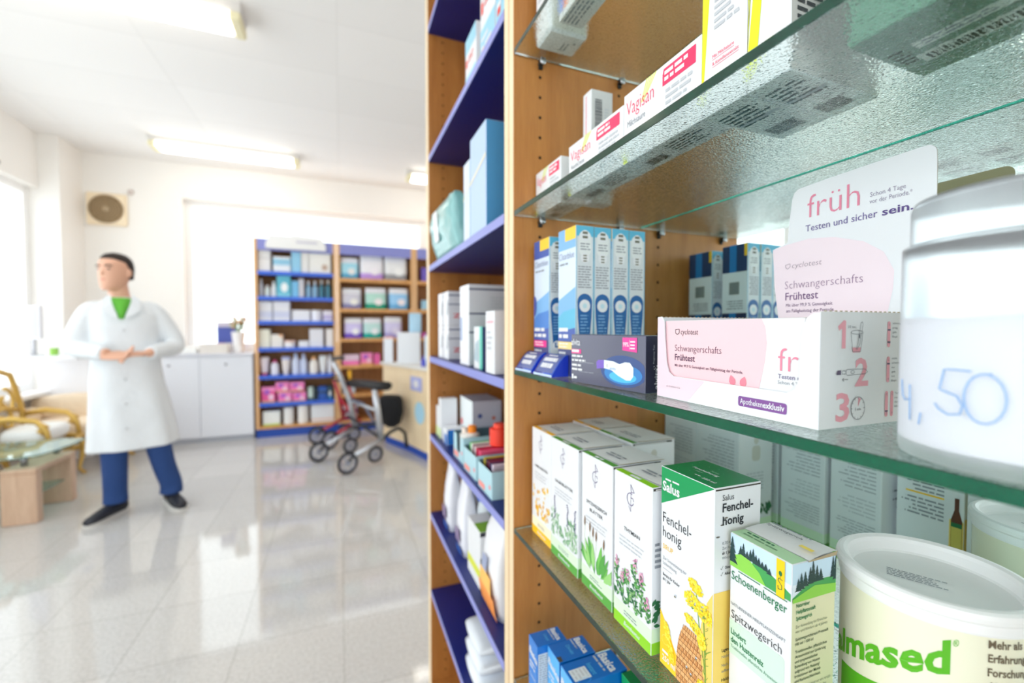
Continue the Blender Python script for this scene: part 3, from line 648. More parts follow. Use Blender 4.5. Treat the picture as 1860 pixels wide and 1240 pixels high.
def stroke(pts, r=.00042):
    def cv(a, z): return ((RJ+.0001)*math.cos(math.radians(a)), (RJ+.0001)*math.sin(math.radians(a)), z-S3)
    P = []
    for (a0, z0), (a1, z1) in zip(pts, pts[1:]):
        for t in range(4): P.append(cv(a0+(a1-a0)*t/4, z0+(z1-z0)*t/4))
    P.append(cv(*pts[-1])); hand.tube(P, r, hb, 6)
stroke([(131.5, 1.2535), (133.5, 1.2455), (137, 1.2435), (143, 1.2445)]); stroke([(142.0, 1.2518), (142.9, 1.2339)]); stroke([(151.8, 1.2388), (150.6, 1.2330)])
stroke([(177.6, 1.2612), (171, 1.2614), (165.5, 1.2612), (163.2, 1.2518), (167, 1.2508), (172, 1.2495), (174.6, 1.2455), (173.5, 1.2415), (168, 1.2405), (163, 1.2425), (160.8, 1.2448)])
stroke([(183.2+8.6*math.cos(math.radians(t))*.96, 1.2495+.0108*math.sin(math.radians(t))) for t in range(100, 470, 20)]); stroke([(178.5, 1.2585), (182, 1.2602), (186, 1.2604)])
hand.build('handwriting', jar)
# --- cycle test display tray
def disp():
    w, d, h = .1565, .152, .0765; t = .0007
    root = empty('test_display_box', (.2885, .3415, S3), -math.pi/2-math.radians(1.2), 'white and pink counter display box numbered 1 2 3 on its side', 'display box')
    pk = M((238, 208, 220), .45); pk2 = M((224, 150, 160), .5); dp = M((84, 66, 96), .5)
    p = Pack(w, d, h, WHITE, body=False)
    win = [(.0095, h), (.0105, .055), (.0128, .034), (.0165, .0245), (.0225, .0212), (.09, .0212), (.1345, .0212), (.1405, .0245), (.1432, .034), (.1438, .060), (.1462, .0715), (.151, h)]
    front = [(0, 0), (w, 0), (w, h), (.151, h)]+win[::-1][1:-1]+[(.0095, h), (.0055, h+.001), (0, h)]
    front = [(0, 0), (w, 0), (w, h-.0008), (.152, h-.001)]+[(.1475, h-.004), (.1442, .060), (.1436, .034), (.1405, .0245), (.1345, .0212), (.09, .0212), (.0225, .0212), (.0165, .0245), (.0128, .034), (.0105, .055), (.0092, .073), (.006, h+.0004), (0, h)]
    p.prism(front, 0, t, WHITE, 'y')
    p.box((0, t, 0), (t, d, h), WHITE); p.box((w-t, t, 0), (w, d, h), PAPER); p.box((t, d-t, 0), (w-t, d, h), BOARD); p.box((t, t, 0), (w-t, d-t, t), WHITE)
    # perforated top rim
    for i in range(30):
        y = .004+i*.005; p.box((w-t, y, h), (w, y+.0018, h+.0007), BOARD); p.box((0, y, h), (t, y+.0018, h+.0007), BOARD)
    p.poly('F', [(0, 0), (.0410, 0), (.0520, .0120), (.0605, .0205), (.0225, .0208), (.0165, .0242), (.0125, .034), (.0102, .055), (.009, .072), (.0055, h), (0, h)], pk, 1)
    p.poly('F', rrect(.0950, .0058, .1350, .0135, .0016), M((126, 74, 148), .4), 2)
    p.text('F', 'Apotheken', .0968, .0078, .0045, WHITE, .0195, wt=.004, lay=3); p.text('F', 'exklusiv', .1166, .0078, .0045, WHITE, .0168, wt=.02, lay=3)
    p.text('F', 'ab 10 mIU/ml hCG', .0135, .0105, .0017, GREY, .018)
    # side pictograms
    p.poly('R', [(.0205, .0523), (.0243, .0523), (.0243, .0705), (.0222, .0710), (.0165, .0668), (.0178, .0640), (.0205, .0655)], pk2, 1)
    for t_, x, z, hh in (('2', .0345, .0272, .0190), ('3', .0160, .0045, .0190)): p.text('R', t_, x, z, hh, pk2, .0135 if t_ != '1' else .0085, wt=.022, lay=1)
    ln = M((96, 96, 104), .6)
    p.path('R', [(.0290, .0630), (.0312, .0500), (.0390, .0500), (.0412, .0630)], .0003, ln); p.path('R', ell(.0351, .0630, .0061, .0013, 18)+[(.0412, .0630)], .0003, ln); p.poly('R', [(.0307, .0528), (.0395, .0528), (.0388, .0495), (.0314, .0495)], pk2, 2)
    p.path('R', [(.0345, .0515), (.0362, .0560), (.0385, .0690), (.0400, .0700), (.0408, .0685), (.0380, .0555), (.0352, .0512)], .0003, ln, 4); p.poly('R', rrect(.0368, .0590, .0383, .0615, .0005), ln, 3)
    p.text('R', '10 sec.', .0262, .0658, .0018, ln, .0085)
    p.poly('R', [(.0155, .0350), (.0165, .0378), (.0200, .0382), (.0200, .0350)], dp, 3); p.path('R', [(.0210, .0355), (.0245, .0355), (.0245, .0375), (.0210, .0375), (.0210, .0355)], .0003, ln)
    p.path('R', [(.0250, .0352), (.0262, .0345), (.0440, .0350), (.0465, .0362), (.0440, .0382), (.0262, .0384), (.0250, .0378), (.0250, .0352)], .0003, ln, 4); p.path('R', ell(.0315, .0365, .002, .001, 12)+[(.0335, .0365)], .0003, ln)
    p.path('R', [(.0270, .0318), (.0215, .0318), (.0230, .0330)], .0003, ln); p.path('R', [(.0215, .0318), (.0230, .0306)], .0003, ln)
    p.path('R', ell(.0375, .0120, .0068, .0076, 28)+[(.0443, .0120)], .00035, ln, 4); p.poly('R', ell(.0375, .0120, .0066, .0074, 24), PAPER, 2); p.poly('R', [(.0375, .0130), (.0378, .0192), (.0405, .0182)], pk2, 3)
    for k in range(12): a = k*math.pi/6; p.line('R', .0375+.0056*math.cos(a), .0120+.0063*math.sin(a), .0375+.0067*math.cos(a), .0120+.0075*math.sin(a), .0003, ln, 4)
    p.text('R', '5 min.', .0345, .0105, .0020, ln, .0062, lay=4)
    for x, z0, bars in ((.0690, .0525, (.0555, .0640)), (.0690, .0280, (.0405,)), (.0680, .0040, (.0075,)), (.0740, .0040, ())):
        p.poly('R', rrect(x-.0016, z0, x+.0016, z0+.0180, .0016), pk2, 1)
        for q in bars: p.rect('R', x-.0016, q, x+.0016, q+.0011, dp, 2)
        p.text('R', 'C', x-.0006, z0+.0150, .0016, dp, .0012); p.text('R', 'T', x-.0006, z0+.0015, .0016, dp, .0012)
    for i, (z, L_) in enumerate(((.0685, ('schwanger', 'präg.', 'geb.', 'Bspl.')), (.044, ('nicht', 'schwanger', 'nur', 'geb.', 'ist', 'Bspl.')), (.0195, ('Test', 'neu', 'durch-', 'führen')))):
        for j, t_ in enumerate(L_): p.text('R', t_, .0725+(.004 if i == 2 else 0), z-j*.0031, .0015, ln, .0012*len(t_))
    p.build('tray', root)
    # header card with rounded shoulders and wavy pink flap
    q = Pack(w, .0006, .213, WHITE, body=False)
    oy = d+.0006
    card = [(.0055, .03), (.0085, .074), (.0030, .112), (.0000, .1510), (.0170, .1560), (.0190, .180), (.0215, .2000), (.0235, .2060), (.0280, .2090)]+[(.06, .2105), (.10, .2115), (.130, .2120)]+ell(.1335, .205, .007, n=5, a0=0, a1=75)[::-1]+[(.1408, .198), (.1415, .150), (.142, .03)]
    q.T = Matrix.Translation((0, d+.0003, 0)); q.prism(card, 0, .0007, WHITE, 'y'); q.prism([(x, z) for x, z in card], .0008, .0012, BOARD, 'y')
    q.eps = .00012
    blob = [(.0055, .04), (.0085, .074), (.0030, .112), (.0002, .1508), (.0170, .1540), (.04, .1560), (.0640, .1530), (.090, .1440), (.1060, .1320), (.1140, .1150), (.1135, .100), (.1100, .080), (.103, .04)]
    q.poly('F', blob, M((240, 222, 230), .45), 1)
    fp = M((226, 130, 156), .45)
    q.text('F', 'früh', .0380, .1768, .0240, fp, .0480, wt=-.012)
    q.text('F', 'Schon 4 Tage', .0944, .1822, .0042, M((150, 140, 165), .5), .0265, wt=-.006); q.text('F', 'vor der Periode.*', .0940, .1762, .0042, M((150, 140, 165), .5), .0315, wt=-.006)
    q.text('F', 'Testen und sicher', .0364, .1634, .0068, M((104, 88, 150), .45), .0640); q.text('F', 'sein.', .1040, .1634, .0068, M((84, 62, 130), .45), .0225, wt=.018)
    gm = M((160, 144, 156), .5)
    q.path('F', [(.0155, .1325), (.0205, .1335), (.0208, .1305), (.0180, .1280), (.0158, .1300), (.0155, .1325)], .0005, gm)
    q.text('F', 'cyclotest', .0225, .1285, .0058, gm, .0305, wt=-.012, shear=.15)
    q.text('F', 'Schwangerschafts', .0152, .1073, .0086, M((160, 130, 158), .5), .0750, wt=-.014); q.text('F', 'Frühtest', .0160, .0955, .0082, M((120, 84, 128), .45), .0345, wt=.008)
    q.text('F', 'Mit über 99,9 % Genauigkeit', .0168, .0885, .0034, M((120, 90, 128), .5), .0475); q.text('F', 'am Fälligkeitstag der Periode.', .0172, .0825, .0034, M((120, 90, 128), .5), .0490)
    q.build('header_card', root)
    # the first test pack seen through the cut-out; the others behind it
    for k in range(6):
        g = empty('pregnancy_test_carton', (0, 0, 0)); g.parent = None
        yy = .0022+k*.0245
        off = Matrix.Rotation(root.rotation_euler.z, 4, 'Z') @ Vector((.0085, yy, t+.0002))
        g.location = root.location+off; g.rotation_euler = root.rotation_euler
        z_ = Pack(.137, .0235, .0735-.0015, WHITE, .0005)
        if k == 0:
            z_.poly('F', [(0, 0), (.0965, 0), (.1010, .012), (.1070, .040), (.1085, .054), (.1070, .066), (.1040, .072), (0, .072)], M((240, 200, 208), .45), 1)
            X = -.0085; Z = -.0009
            z_.path('F', [(.0225+X, .0645+Z), (.0275+X, .0650+Z), (.0275+X, .0615+Z), (.0250+X, .0600+Z), (.0228+X, .0612+Z), (.0225+X, .0645+Z)], .0006, INK)
            z_.text('F', 'cyclotest', .0292+X, .0602+Z, .0052, M((70, 66, 72), .5), .0210, wt=-.004, shear=.15)
            z_.text('F', 'Schwangerschafts', .0220+X, .0447+Z, .0062, M((90, 56, 84), .5), .0540, wt=-.012); z_.text('F', 'Frühtest', .0221+X, .0363+Z, .0060, M((80, 44, 80), .5), .0250, wt=.012)
            z_.text('F', 'Mit über 99,9 % Genauigkeit am Fälligkeitstag der Periode.', .0221+X, .0305+Z, .0024, M((90, 50, 80), .5), .0750, wt=.006)
            z_.text('F', 'früh', .1262+X, .0355+Z, .0175, fp, .038, wt=-.012); z_.text('F', 'Testen und', .1263+X, .0303+Z, .0034, M((84, 62, 120), .5), .021); z_.text('F', 'Schon 4 Tage', .1263+X, .0265+Z, .0026, GREY, .020)
            ht = M((240, 130, 150), .45)
            for cx, sg in ((.0885+X, -1), (.0960+X, 1)): leaf(z_, 'F', cx, .019, .009, .006, 90+sg*-18, ht, 3)
        z_.build('carton_body', g)
        tag(g, 'pink and white test carton showing in the cut-out of the counter display box' if k == 0 else 'test carton stacked behind the front one inside the counter display box', 'carton', None if k == 0 else 'test cartons inside the display box')
disp()

# --- small box with test stick, wrapped in film
def alvita():
    w, d, h = .1195, .026, .0585; nv = M((52, 52, 84), .18, coat=.6); p = Pack(w, d, h, nv, .0006, faces={'R': M((30, 30, 54), .3), 'T': M((36, 36, 62), .3)})
    bl = [M(c, .3) for c in ((40, 70, 130), (36, 120, 190), (70, 180, 226))]
    for i, (rx, rz) in enumerate(((.034, .017), (.028, .011), (.020, .006))): p.poly('F', ell(.088, .020-i*.003, rx, rz, 24), bl[i], 1+i)
    p.poly('F', [(.048, .020), (.060, .0215), (.060, .0305), (.050, .0300), (.047, .027)], M((120, 90, 190), .35), 5)
    p.poly('F', [(.060, .0215), (.072, .0200), (.082, .0150), (.094, .0110), (.100, .0115), (.104, .016), (.104, .025), (.099, .030), (.092, .030), (.084, .0275), (.074, .0300), (.060, .0305)], M((228, 240, 248), .35), 5)
    p.text('F', 'alvita', .069, .0205, .0035, M((80, 120, 190), .4), .0095, lay=6); p.rect('F', .0635, .0225, .0665, .0265, M((200, 200, 196), .4), 6)
    p.text('F', 'alvita', .001, .0455, .0080, WHITE, .0165, wt=.006); p.rect('F', .001, .0355, .019, .0405, M((240, 50, 140), .4), 2); p.greek('F', .002, .0400, .015, 1, .005, WHITE, 1, fr=.6)
    p.poly('F', [(.0880, .0425), (.1085, .0410), (.1085, .0560), (.0880, .0560)], M((240, 50, 150), .35), 3); p.text('F', '99%', .0890, .0465, .0050, WHITE, .0080, wt=.01, lay=4); p.rect('F', .0982, .0435, .0985, .0540, WHITE, 4); p.greek('F', .0993, .0525, .0085, 3, .0034, WHITE, 5, lay=4)
    for i, z in enumerate((.0335, .0285, .0225, .0175)): p.greek('F', .002, z, .022+(i % 2)*.006, 1, .004, WHITE, i+3, fr=.55)
    for z in (.0252, .0140): p.rect('F', .016, z, .042, z+.0003, LGREY, 3)
    p.text('F', '1', .002, .0045, .0060, WHITE, .003, wt=.01); p.greek('F', .006, .0078, .006, 1, .004, WHITE, 3, fr=.7)
    def vt(s_, x, z, cap, ln_, m, wt=0):
        v, f, gw = glyphs(s_, wt); k = cap/CAP; p.put('R', [(x-py*k, z+px*ln_/gw) for px, py in v], f, m, 3)
    vt('alvita', .0185, .004, .0062, .0215, WHITE, .004); vt('Pregnancy Test', .0125, .030, .0022, .019, LGREY)
    for i, (x, z) in enumerate(((.012, .027), (.0145, .0255), (.0125, .0245), (.016, .0275))): p.poly('R', ell(x, z, .0006, n=8), WHITE, 3)
    p.rect('R', .0212, .012, .0215, .056, GREY, 3)
    return p
g = alvita(); al = g.place('boxed_test_kit', .2648, .4700, S3, turn=math.radians(8.4)); tag(al, 'dark blue boxed test kit lying lengthwise, with purple and white stick picture', 'box')

# --- slim upright cartons (blue and white)
def slim(w, d, h, navy=False, seed=1):
    wt_ = M((214, 220, 224), .35, coat=.3); p = Pack(w, d, h, wt_, .0005, faces={'F': M((208, 224, 244), .35, coat=.3), 'B': M((222, 230, 234), .4)})
    b1, b2, b3 = M((62, 90, 170), .35), M((120, 176, 226), .35), M((58, 66, 120), .35); tq = M((90, 180, 214), .35)
    # front
    p.rect('F', 0, h*.86, w, h, b1 if navy else b2, 1); p.rect('F', w*.4, h*.915, w, h, M((246, 200, 50), .4), 2); p.text('F', 'Clearblue', w*.06, h*.795, .010, M((110, 120, 150), .4), w*.86, wt=-.01)
    p.greek('F', w*.1, h*.77, w*.7, 1, .006, GREY, seed); p.poly('F', [(0, h*.52), (w, h*.60), (w, h*.42), (0, h*.34)], b2, 1)
    p.poly('F', [(0, h*.40), (w*.3, h*.44), (w, h*.46), (w, 0), (0, 0)], tq if not navy else M((70, 130, 206), .35), 2)
    p.rect('F', 0, 0, w, h*.24, b3, 3); p.poly('F', [(0, h*.24), (w, h*.24), (w, h*.33), (0, h*.30)], b1, 3)
    p.greek('F', w*.06, h*.33, w*.8, 2, .009, WHITE, seed+3, lay=5, fr=.55)
    p.rect('F', w*.02, h*.185, w*.85, h*.235, M((236, 30, 140) if navy else (246, 214, 140), .4), 4); p.greek('F', w*.08, h*.225, w*.6, 2, .004, WHITE, 3, lay=5)
    p.greek('F', w*.06, h*.165, w*.5, 5, .007, LGREY, seed+5, lay=5)
    if navy: p.text('F', '2', w*.72, h*.06, .012, WHITE, w*.18, wt=.02, lay=5); p.poly('F', ell(w*.04, h*.5, w*.16, h*.08, 20), b1, 4)
    # side with the stick pictogram
    p.rect('R', 0, h*.93, d, h, tq, 1); p.rect('R', 0, 0, d*.05, h, tq, 1); p.rect('R', d*.95, 0, d, h, tq, 1)
    st = M((28, 96, 160), .35); cx = d/2
    p.poly('R', rrect(cx-d*.34, h*.80, cx+d*.34, h*.965, d*.3), M((226, 230, 230), .4), 2)
    p.poly('R', ell(cx, h*.935, d*.26, n=20), WHITE, 3)
    for k in (0, 1): p.rect('R', cx-d*.14, h*(.945-.028*k), cx+d*.14, h*(.955-.028*k)+.0012, M((110, 110, 96), .5), 4)
    p.greek('R', cx-d*.26, h*.885, d*.55, 3, .0036, GREY, 3, rag=.2)
    p.poly('R', ell(cx, h*.79, d*.24, n=20), WHITE, 3)
    for k in range(3): p.rect('R', cx-d*.1, h*(.800-.018*k), cx+d*.1, h*(.800-.018*k)+.0018, M((120, 118, 100), .5), 4)
    p.greek('R', cx-d*.38, h*.735, d*.78, 9, .0034, GREY, 4, rag=.25)
    p.poly('R', [(cx-d*.22, h*.185), (cx+d*.22, h*.185), (cx+d*.38, h*.40), (cx+d*.41, h*.50)]+ell(cx, h*.50, d*.41, h*.055, 12, 0, 180)+[(cx-d*.41, h*.50), (cx-d*.38, h*.40)], st, 2)
    p.poly('R', ell(cx, h*.475, d*.30, n=24), WHITE, 3); p.poly('R', ell(cx, h*.475, d*.12, n=14), M((190, 220, 230), .4), 4)
    p.greek('R', cx-d*.24, h*.415, d*.5, 7, .0042, M((120, 170, 214), .4), 5, rag=.2)
    p.poly('R', ell(cx, h*.20, d*.27, n=24), WHITE, 3); p.rect('R', cx-d*.13, h*.185, cx+d*.13, h*.185+.0022, st, 4); p.rect('R', cx-d*.13, h*.185, cx-d*.05, h*.185+.0075, st, 4)
    p.greek('R', cx-d*.26, h*.12, d*.55, 3, .0036, GREY, 6)
    # back
    p.rect('B', 0, 0, w, h*.45, M((30, 50, 84), .4), 1); p.rect('B', w*.0, h*.78, w, h, M((30, 60, 100), .4), 1); p.rect('B', w*.42, h*.78, w*.7, h, M((30, 120, 186), .4), 2); p.rect('B', w*.42, 0, w*.7, h*.45, M((30, 120, 186), .4), 2)
    p.rect('B', 0, h*.9, w*.12, h, M((236, 190, 40), .4), 3); p.rect('B', w*.3, h*.60, w*.7, h*.70, M((130, 140, 140), .4), 3); p.greek('B', w*.15, h*.55, w*.7, 4, .004, GREY, 8)
    return p
for k in range(4):
    tag(slim(.0530, .0262, .2015, True, 9).place('slim_test_carton', .2880+.0266*k, .6310+.0006*(k % 2), S3),
        'slim carton with blue front, pink stripe and figure 2, foremost of its row' if k == 0 else 'slim blue test carton hidden behind the front one at the wooden side panel', 'carton', None if k == 0 else 'slim cartons in the row by the side panel')
nm = ['slim white and blue carton, front one of the four side by side', 'slim white and blue carton, second from the front of four', 'slim white and blue carton, third from the front of four', 'slim white and blue carton, rearmost of the four side by side']
for k in range(4): tag(slim(.0485, .0276, .2015, False, 20+k).place('slim_test_carton', .2885+.0281*k, .5495+.001*(k % 2), S3), nm[k], 'carton', 'four slim test cartons side by side')
# --- curved blue pockets at the shelf corner
def pocket(X, Y, w, turn, lb):
    p = MB(); b1 = M((44, 84, 190), .2, coat=.6); n = 14; pts = []
    for i in range(n): t = i/(n-1); pts.append((t*.026, .0012+.027*math.sin(t*math.pi*.5)**1.15))
    def P(x, t, e): return (x, pts[t][0], pts[t][1]+e)
    vs = [P(x, i, e) for e in (0, .0012) for i in range(n) for x in (0, w)]
    fs = [(2*i, 2*i+1, 2*i+3, 2*i+2) for i in range(n-1)]+[(2*n+2*i, 2*n+2*i+2, 2*n+2*i+3, 2*n+2*i+1) for i in range(n-1)]
    fs += [(2*i, 2*i+2, 2*n+2*i+2, 2*n+2*i) for i in range(n-1)]+[(2*i+1, 2*n+2*i+1, 2*n+2*i+3, 2*i+3) for i in range(n-1)]
    p.add(vs, fs, b1, True)
    p.add([(w, 0, 0), (w, .026, 0)]+[(w, pts[i][0], pts[i][1]) for i in range(n-1, -1, -1)], [tuple(range(n+2))], M((30, 60, 200), .15))
    p.add([(0, 0, 0), (0, .026, 0)]+[(0, pts[i][0], pts[i][1]) for i in range(n-1, -1, -1)], [tuple(range(n+1, -1, -1))], M((30, 60, 200), .15))
    p.add([(0, 0, 0), (w, 0, 0), (w, 0, .0030), (0, 0, .0030)], [(0,1,2,3)], M((200, 220, 250), .1))
    def strip(i0, i1, x0, x1, m, e):
        for i in range(i0, i1): p.add([P(x0, i, e), P(x1, i, e), P(x1, i+1, e), P(x0, i+1, e)], [(0,1,2,3)], m)
    strip(1, 13, .003, w-.003, M((64, 84, 150), .3), .0014)
    R = random.Random(int(X*1e4))
    for i0, i1, a, c_ in ((3, 5, .010, .042), (6, 8, .008, .046), (9, 10, .014, .038)):
        x = a
        while x < c_: ww = R.uniform(.002, .006); strip(i0, i1, x, min(x+ww, c_), WHITE, .0017); x += ww+.001
    tag(p.build('curved_label_holder', None, (X, Y, S3+.0002), -math.pi/2+turn), lb, 'label holder')
pocket(.2590, .6400, .0560, math.radians(2), 'curved blue plastic label holder, nearer the wooden side panel')
pocket(.2590, .5700, .0540, math.radians(2), 'curved blue plastic label holder, beside the dark boxed test kit')
# --- cartons on the shelf above (seen from below through dimpled glass)
YG = M((222, 232, 20), .4); PINK = M((236, 40, 96), .45)
def vag(w, d, h, title, sub, seed, strip=True):
    p = Pack(w, d, h, WHITE, .0006, faces={'R': PAPER, 'D': PAPER})
    for k in range(5): p.poly('F', [(w*.26+.0012*k, h*.70), (w*.26+.0006+.0012*k, h*.70), (w*.36+.0034*k, h), (w*.345+.0034*k, h)], YG, 1)
    p.poly('F', [(0, 0), (.007, 0), (.004, .010), (0, .016)], YG, 1)
    p.text('F', title, w*.045, h*.64, h*.235, PINK, w*.40, wt=-.012); (p.text('F', sub, w*.06, h*.46, h*.105, GREY, w*.27) if sub else None)
    if strip:
        p.poly('F', [(w*.56, h*.70), (w*.945, h*.70), (w*.945, h*.93), (w*.575, h*.93), (w*.56, h*.86)], PINK, 2); p.greek('F', w*.585, h*.89, w*.3, 2, h*.085, WHITE, seed, fr=.6)
    p.greek('F', w*.6, h*.63, w*.34, 4, h*.085, LGREY, seed+1, fr=.5); p.greek('F', w*.6, h*.28, w*.3, 2, h*.085, LGREY, seed+2)
    dk = M((70, 84, 84), .5)
    p.rect('R', d*.1, h*.08, d*.3, h*.3, dk, 2); p.barcode('D', w*.12, d*.2, w*.25, d*.35, dk, seed); p.greek('D', w*.5, d*.8, w*.4, 5, d*.12, dk, seed+4)
    return p
tag(vag(.084, .040, .060, 'Vagisan', '', 1).place('lying_carton', .2950, .640, S2), 'small white carton with red lettering lying nearest the wooden side panel', 'carton', 'red and white cartons lying in a row')
tag(vag(.1235, .0385, .0610, 'Vagisan', 'FeuchtCreme', 2).place('lying_carton', .2945, .5315, S2), 'white carton with red lettering lying in front of the upright barcode box', 'carton', 'red and white cartons lying in a row')
tag(vag(.1105, .0385, .0690, 'Vagisan', 'Milchsäure', 3).place('lying_carton', .2945, .4070, S2), 'larger white lying carton reading Milchsäure under red lettering', 'carton', 'red and white cartons lying in a row')
p = Pack(.022, .036, .155, WHITE, .0006, faces={'R': M((206, 206, 206), .5)})
p.rect('F', .008, .085, .0092, .150, PINK, 2)
def vtxt(pk, F, s_, x, z, cap, L_, m, wt=0):
    v, f, gw = glyphs(s_, wt); k = cap/CAP; pk.put(F, [(x-py*k, z+px*L_/gw) for px, py in v], f, m, 3)
vtxt(p, 'F', 'Vagisan', .0145, .030, .009, .042, PINK, -.01); p.poly('F', [(0, 0), (.006, 0), (0, .035)], YG, 1)
p.barcode('R', .006, .100, .012, .042, M((90, 92, 96), .5), 4, vert=True); p.greek('R', .022, .13, .008, 7, .004, LGREY, 3); p.text('R', 'CE', .025, .075, .004, GREY)
tag(p.place('upright_carton', .3362, .5640, S2), 'narrow white carton standing upright with a barcode on its side', 'carton')
def tallv(w, seed, mid):
    d, h = .100, .185; p = Pack(w, d, h, WHITE, .0006, faces={'R': M((206, 202, 200), .5), 'D': M((214, 218, 216), .5)})
    if not mid:
        for x0, x1, top in ((.0, .0035, .010), (.0045, .0065, .012), (.0075, .0095, .0145)): p.poly('F', [(0 if x0 == 0 else x0*.2, .014), (x0*.2+.0008, .014), (top, h), (x0+.001, h)], YG, 1)
        p.greek('F', w*.30, .105, w*.55, 8, .0055, LGREY, seed, fr=.5)
        p.text('F', 'Mit Milchsäure', w*.27, .0405, .0030, PINK, .0215, wt=.0); p.text('F', '& Kamillenextrakt', w*.27, .0345, .0030, PINK, .0260)
        p.rect('F', w*.27, .0390, w*.27+.0215, .0393, PINK, 3); p.rect('F', w*.27, .0330, w*.27+.026, .0333, PINK, 3)
    else:
        for k in range(4): p.poly('F', [(.0000, .020+.018*k), (.0000, .030+.018*k), (.0090+.0018*k, h), (.0068+.0018*k, h)], YG, 1)
        p.poly('F', [(0, .010), (.009, .023), (.0215, h), (.0150, h), (0, .020)], YG, 2)
    p.greek('R', .006, .130, .03, 20, .0056, M((70, 70, 74), .5), seed, fr=.5)
    dk = M((60, 84, 84), .5); p.barcode('D', w*.15, d*.12, w*.6, d*.2, dk, seed); p.greek('D', w*.1, d*.85, w*.8, 6, d*.06, dk, seed); p.rect('D', w*.08, d*.55, w*.92, d*.60, LGREY, 2)
    return p
tag(tallv(.0450, 11, False).place('tall_carton', .2950, .2965, S2), 'tall white carton with thin lime stripes reading Mit Milchsäure', 'carton')
tag(tallv(.0350, 12, True).place('tall_carton', .2955, .2510, S2), 'tall white carton with broad lime stripes and a grey text side', 'carton')
p = Pack(.092, .084, .13, M((74, 128, 104), .4), .0008, faces={'D': M((70, 122, 98), .4)})
p.rect('D', .012, .020, .075, .0345, M((206, 214, 208), .5), 1); p.rect('D', .018, .042, .070, .052, M((206, 214, 208), .5), 1)
p.barcode('D', .016, .022, .055, .009, M((40, 60, 54), .5), 6, lay=2); p.greek('D', .022, .050, .044, 2, .004, GREY, 6); p.greek('D', .004, .050, .012, 5, .005, M((40, 70, 60), .5), 6)

tag(p.place('green_carton', .3095, .1872, S2), 'large green carton with a barcode sticker underneath, seen through the upper glass', 'carton')
# shelf above that
p = Pack(.0495, .0645, .12, WHITE, .004, faces={'R': M((214, 216, 210), .5)}); p.greek('D', .012, .03, .02, 2, .006, GREY, 1); p.rect('D', .030, .012, .034, .016, GREY, 2)
p.greek('F', .01, .1, .03, 5, .01, LGREY, 2)
tag(p.place('rounded_carton', .2870, .6255, S1), 'white rounded carton on the highest visible glass shelf by the wooden panel', 'carton')
p = Pack(.080, .0385, .090, PAPER, .0006); p.poly('F', [(0, .01), (.02, .01), (.05, .09), (0, .09)], M((120, 150, 214), .4), 1); p.poly('F', [(.012, .01), (.024, .01), (.05, .09), (.035, .09)], M((230, 140, 110), .4), 2); p.greek('D', .005, .034, .06, 4, .006, GREY, 5)
tag(p.place('flat_carton', .2935, .5605, S1), 'grey-white carton with blue and orange front on the highest visible glass shelf', 'carton')

# --- blue cartons on the lowest visible glass shelf
BB = M((0, 104, 190), .3, coat=.4); BD = M((0, 84, 160), .3, coat=.4); BL = M((86, 176, 240), .35)
def basica(w, d, h, kind, seed):
    p = Pack(w, d, h, BB, .0006, faces={'F': BL if kind else M((20, 120, 206), .3)})
    def diag(F, s_, x, z, cap, L_, ang, m, wt):
        v, f, gw = glyphs(s_, wt); k = cap/CAP; a = math.radians(ang); p.put(F, [(x+px*L_/gw*math.cos(a)-py*k*math.sin(a), z+px*L_/gw*math.sin(a)+py*k*math.cos(a)) for px, py in v], f, m, 3)
    diag('F', 'Basica', .002, h*.80, .010, w*.95, -10, WHITE, .03); p.greek('F', .004, h*.7, w*.7, 2, .006, WHITE, seed); p.text('F', kind or 'Compact', .004, h*.5, .005, WHITE, w*.7)
    p.text('T', 'Basica', w*.08, d*.70, d*.17, WHITE, w*.84, wt=.03); p.greek('T', w*.06, d*.64, w*.8, 1, d*.07, LGREY, seed, fr=.5)
    p.text('T', kind or 'Compact', w*.30, d*.40, d*.10, M((90, 190, 230), .4), w*.5)
    if kind == 'Instant': p.rect('T', w*.35, d*.05, w*.85, d*.36, M((214, 220, 226), .5), 2); p.greek('T', w*.4, d*.33, w*.42, 4, d*.07, LGREY, 3, lay=3); p.path('T', [(w*.9+w*.1*math.cos(t*.4), d*.2+d*.12*math.sin(t*.4)) for t in range(17)], .0005, BL)
    p.rect('R', d*.03, h*.04, d*.5, h*.90, M((206, 214, 222), .5), 1); p.greek('R', d*.06, h*.88, d*.4, 26, h*.03, GREY, seed, fr=.4)
    if kind == 'Direkt': p.poly('T', [(w*.72, 0), (w*.74, d*.12), (w, d*.10), (w, 0)], CREASE, 4)
    return p
tag(basica(.0300, .0480, .1135, '', 1).place('blue_supplement_carton', .2590, .5850, S5), 'blue carton with white lettering standing farthest left on the lowest glass shelf', 'carton', 'blue cartons on the lowest visible shelf')
tag(basica(.0365, .0580, .1135, 'Direkt', 2).place('blue_supplement_carton', .2750, .5540, S5), 'middle blue carton of the three with white lettering', 'carton', 'blue cartons on the lowest visible shelf')
tag(basica(.0390, .0810, .1135, 'Instant', 3).place('blue_supplement_carton', .2750, .5140, S5), 'blue carton reading Instant on its top, beside the green carton', 'carton', 'blue cartons on the lowest visible shelf')
p = Pack(.045, .050, .1135, M((0, 150, 84), .35), .0006, faces={'T': M((0, 110, 60), .35)})
tag(p.place('green_tea_carton', .3440, .4720, S5), 'green carton corner peeking out under the glass shelf edge', 'carton')

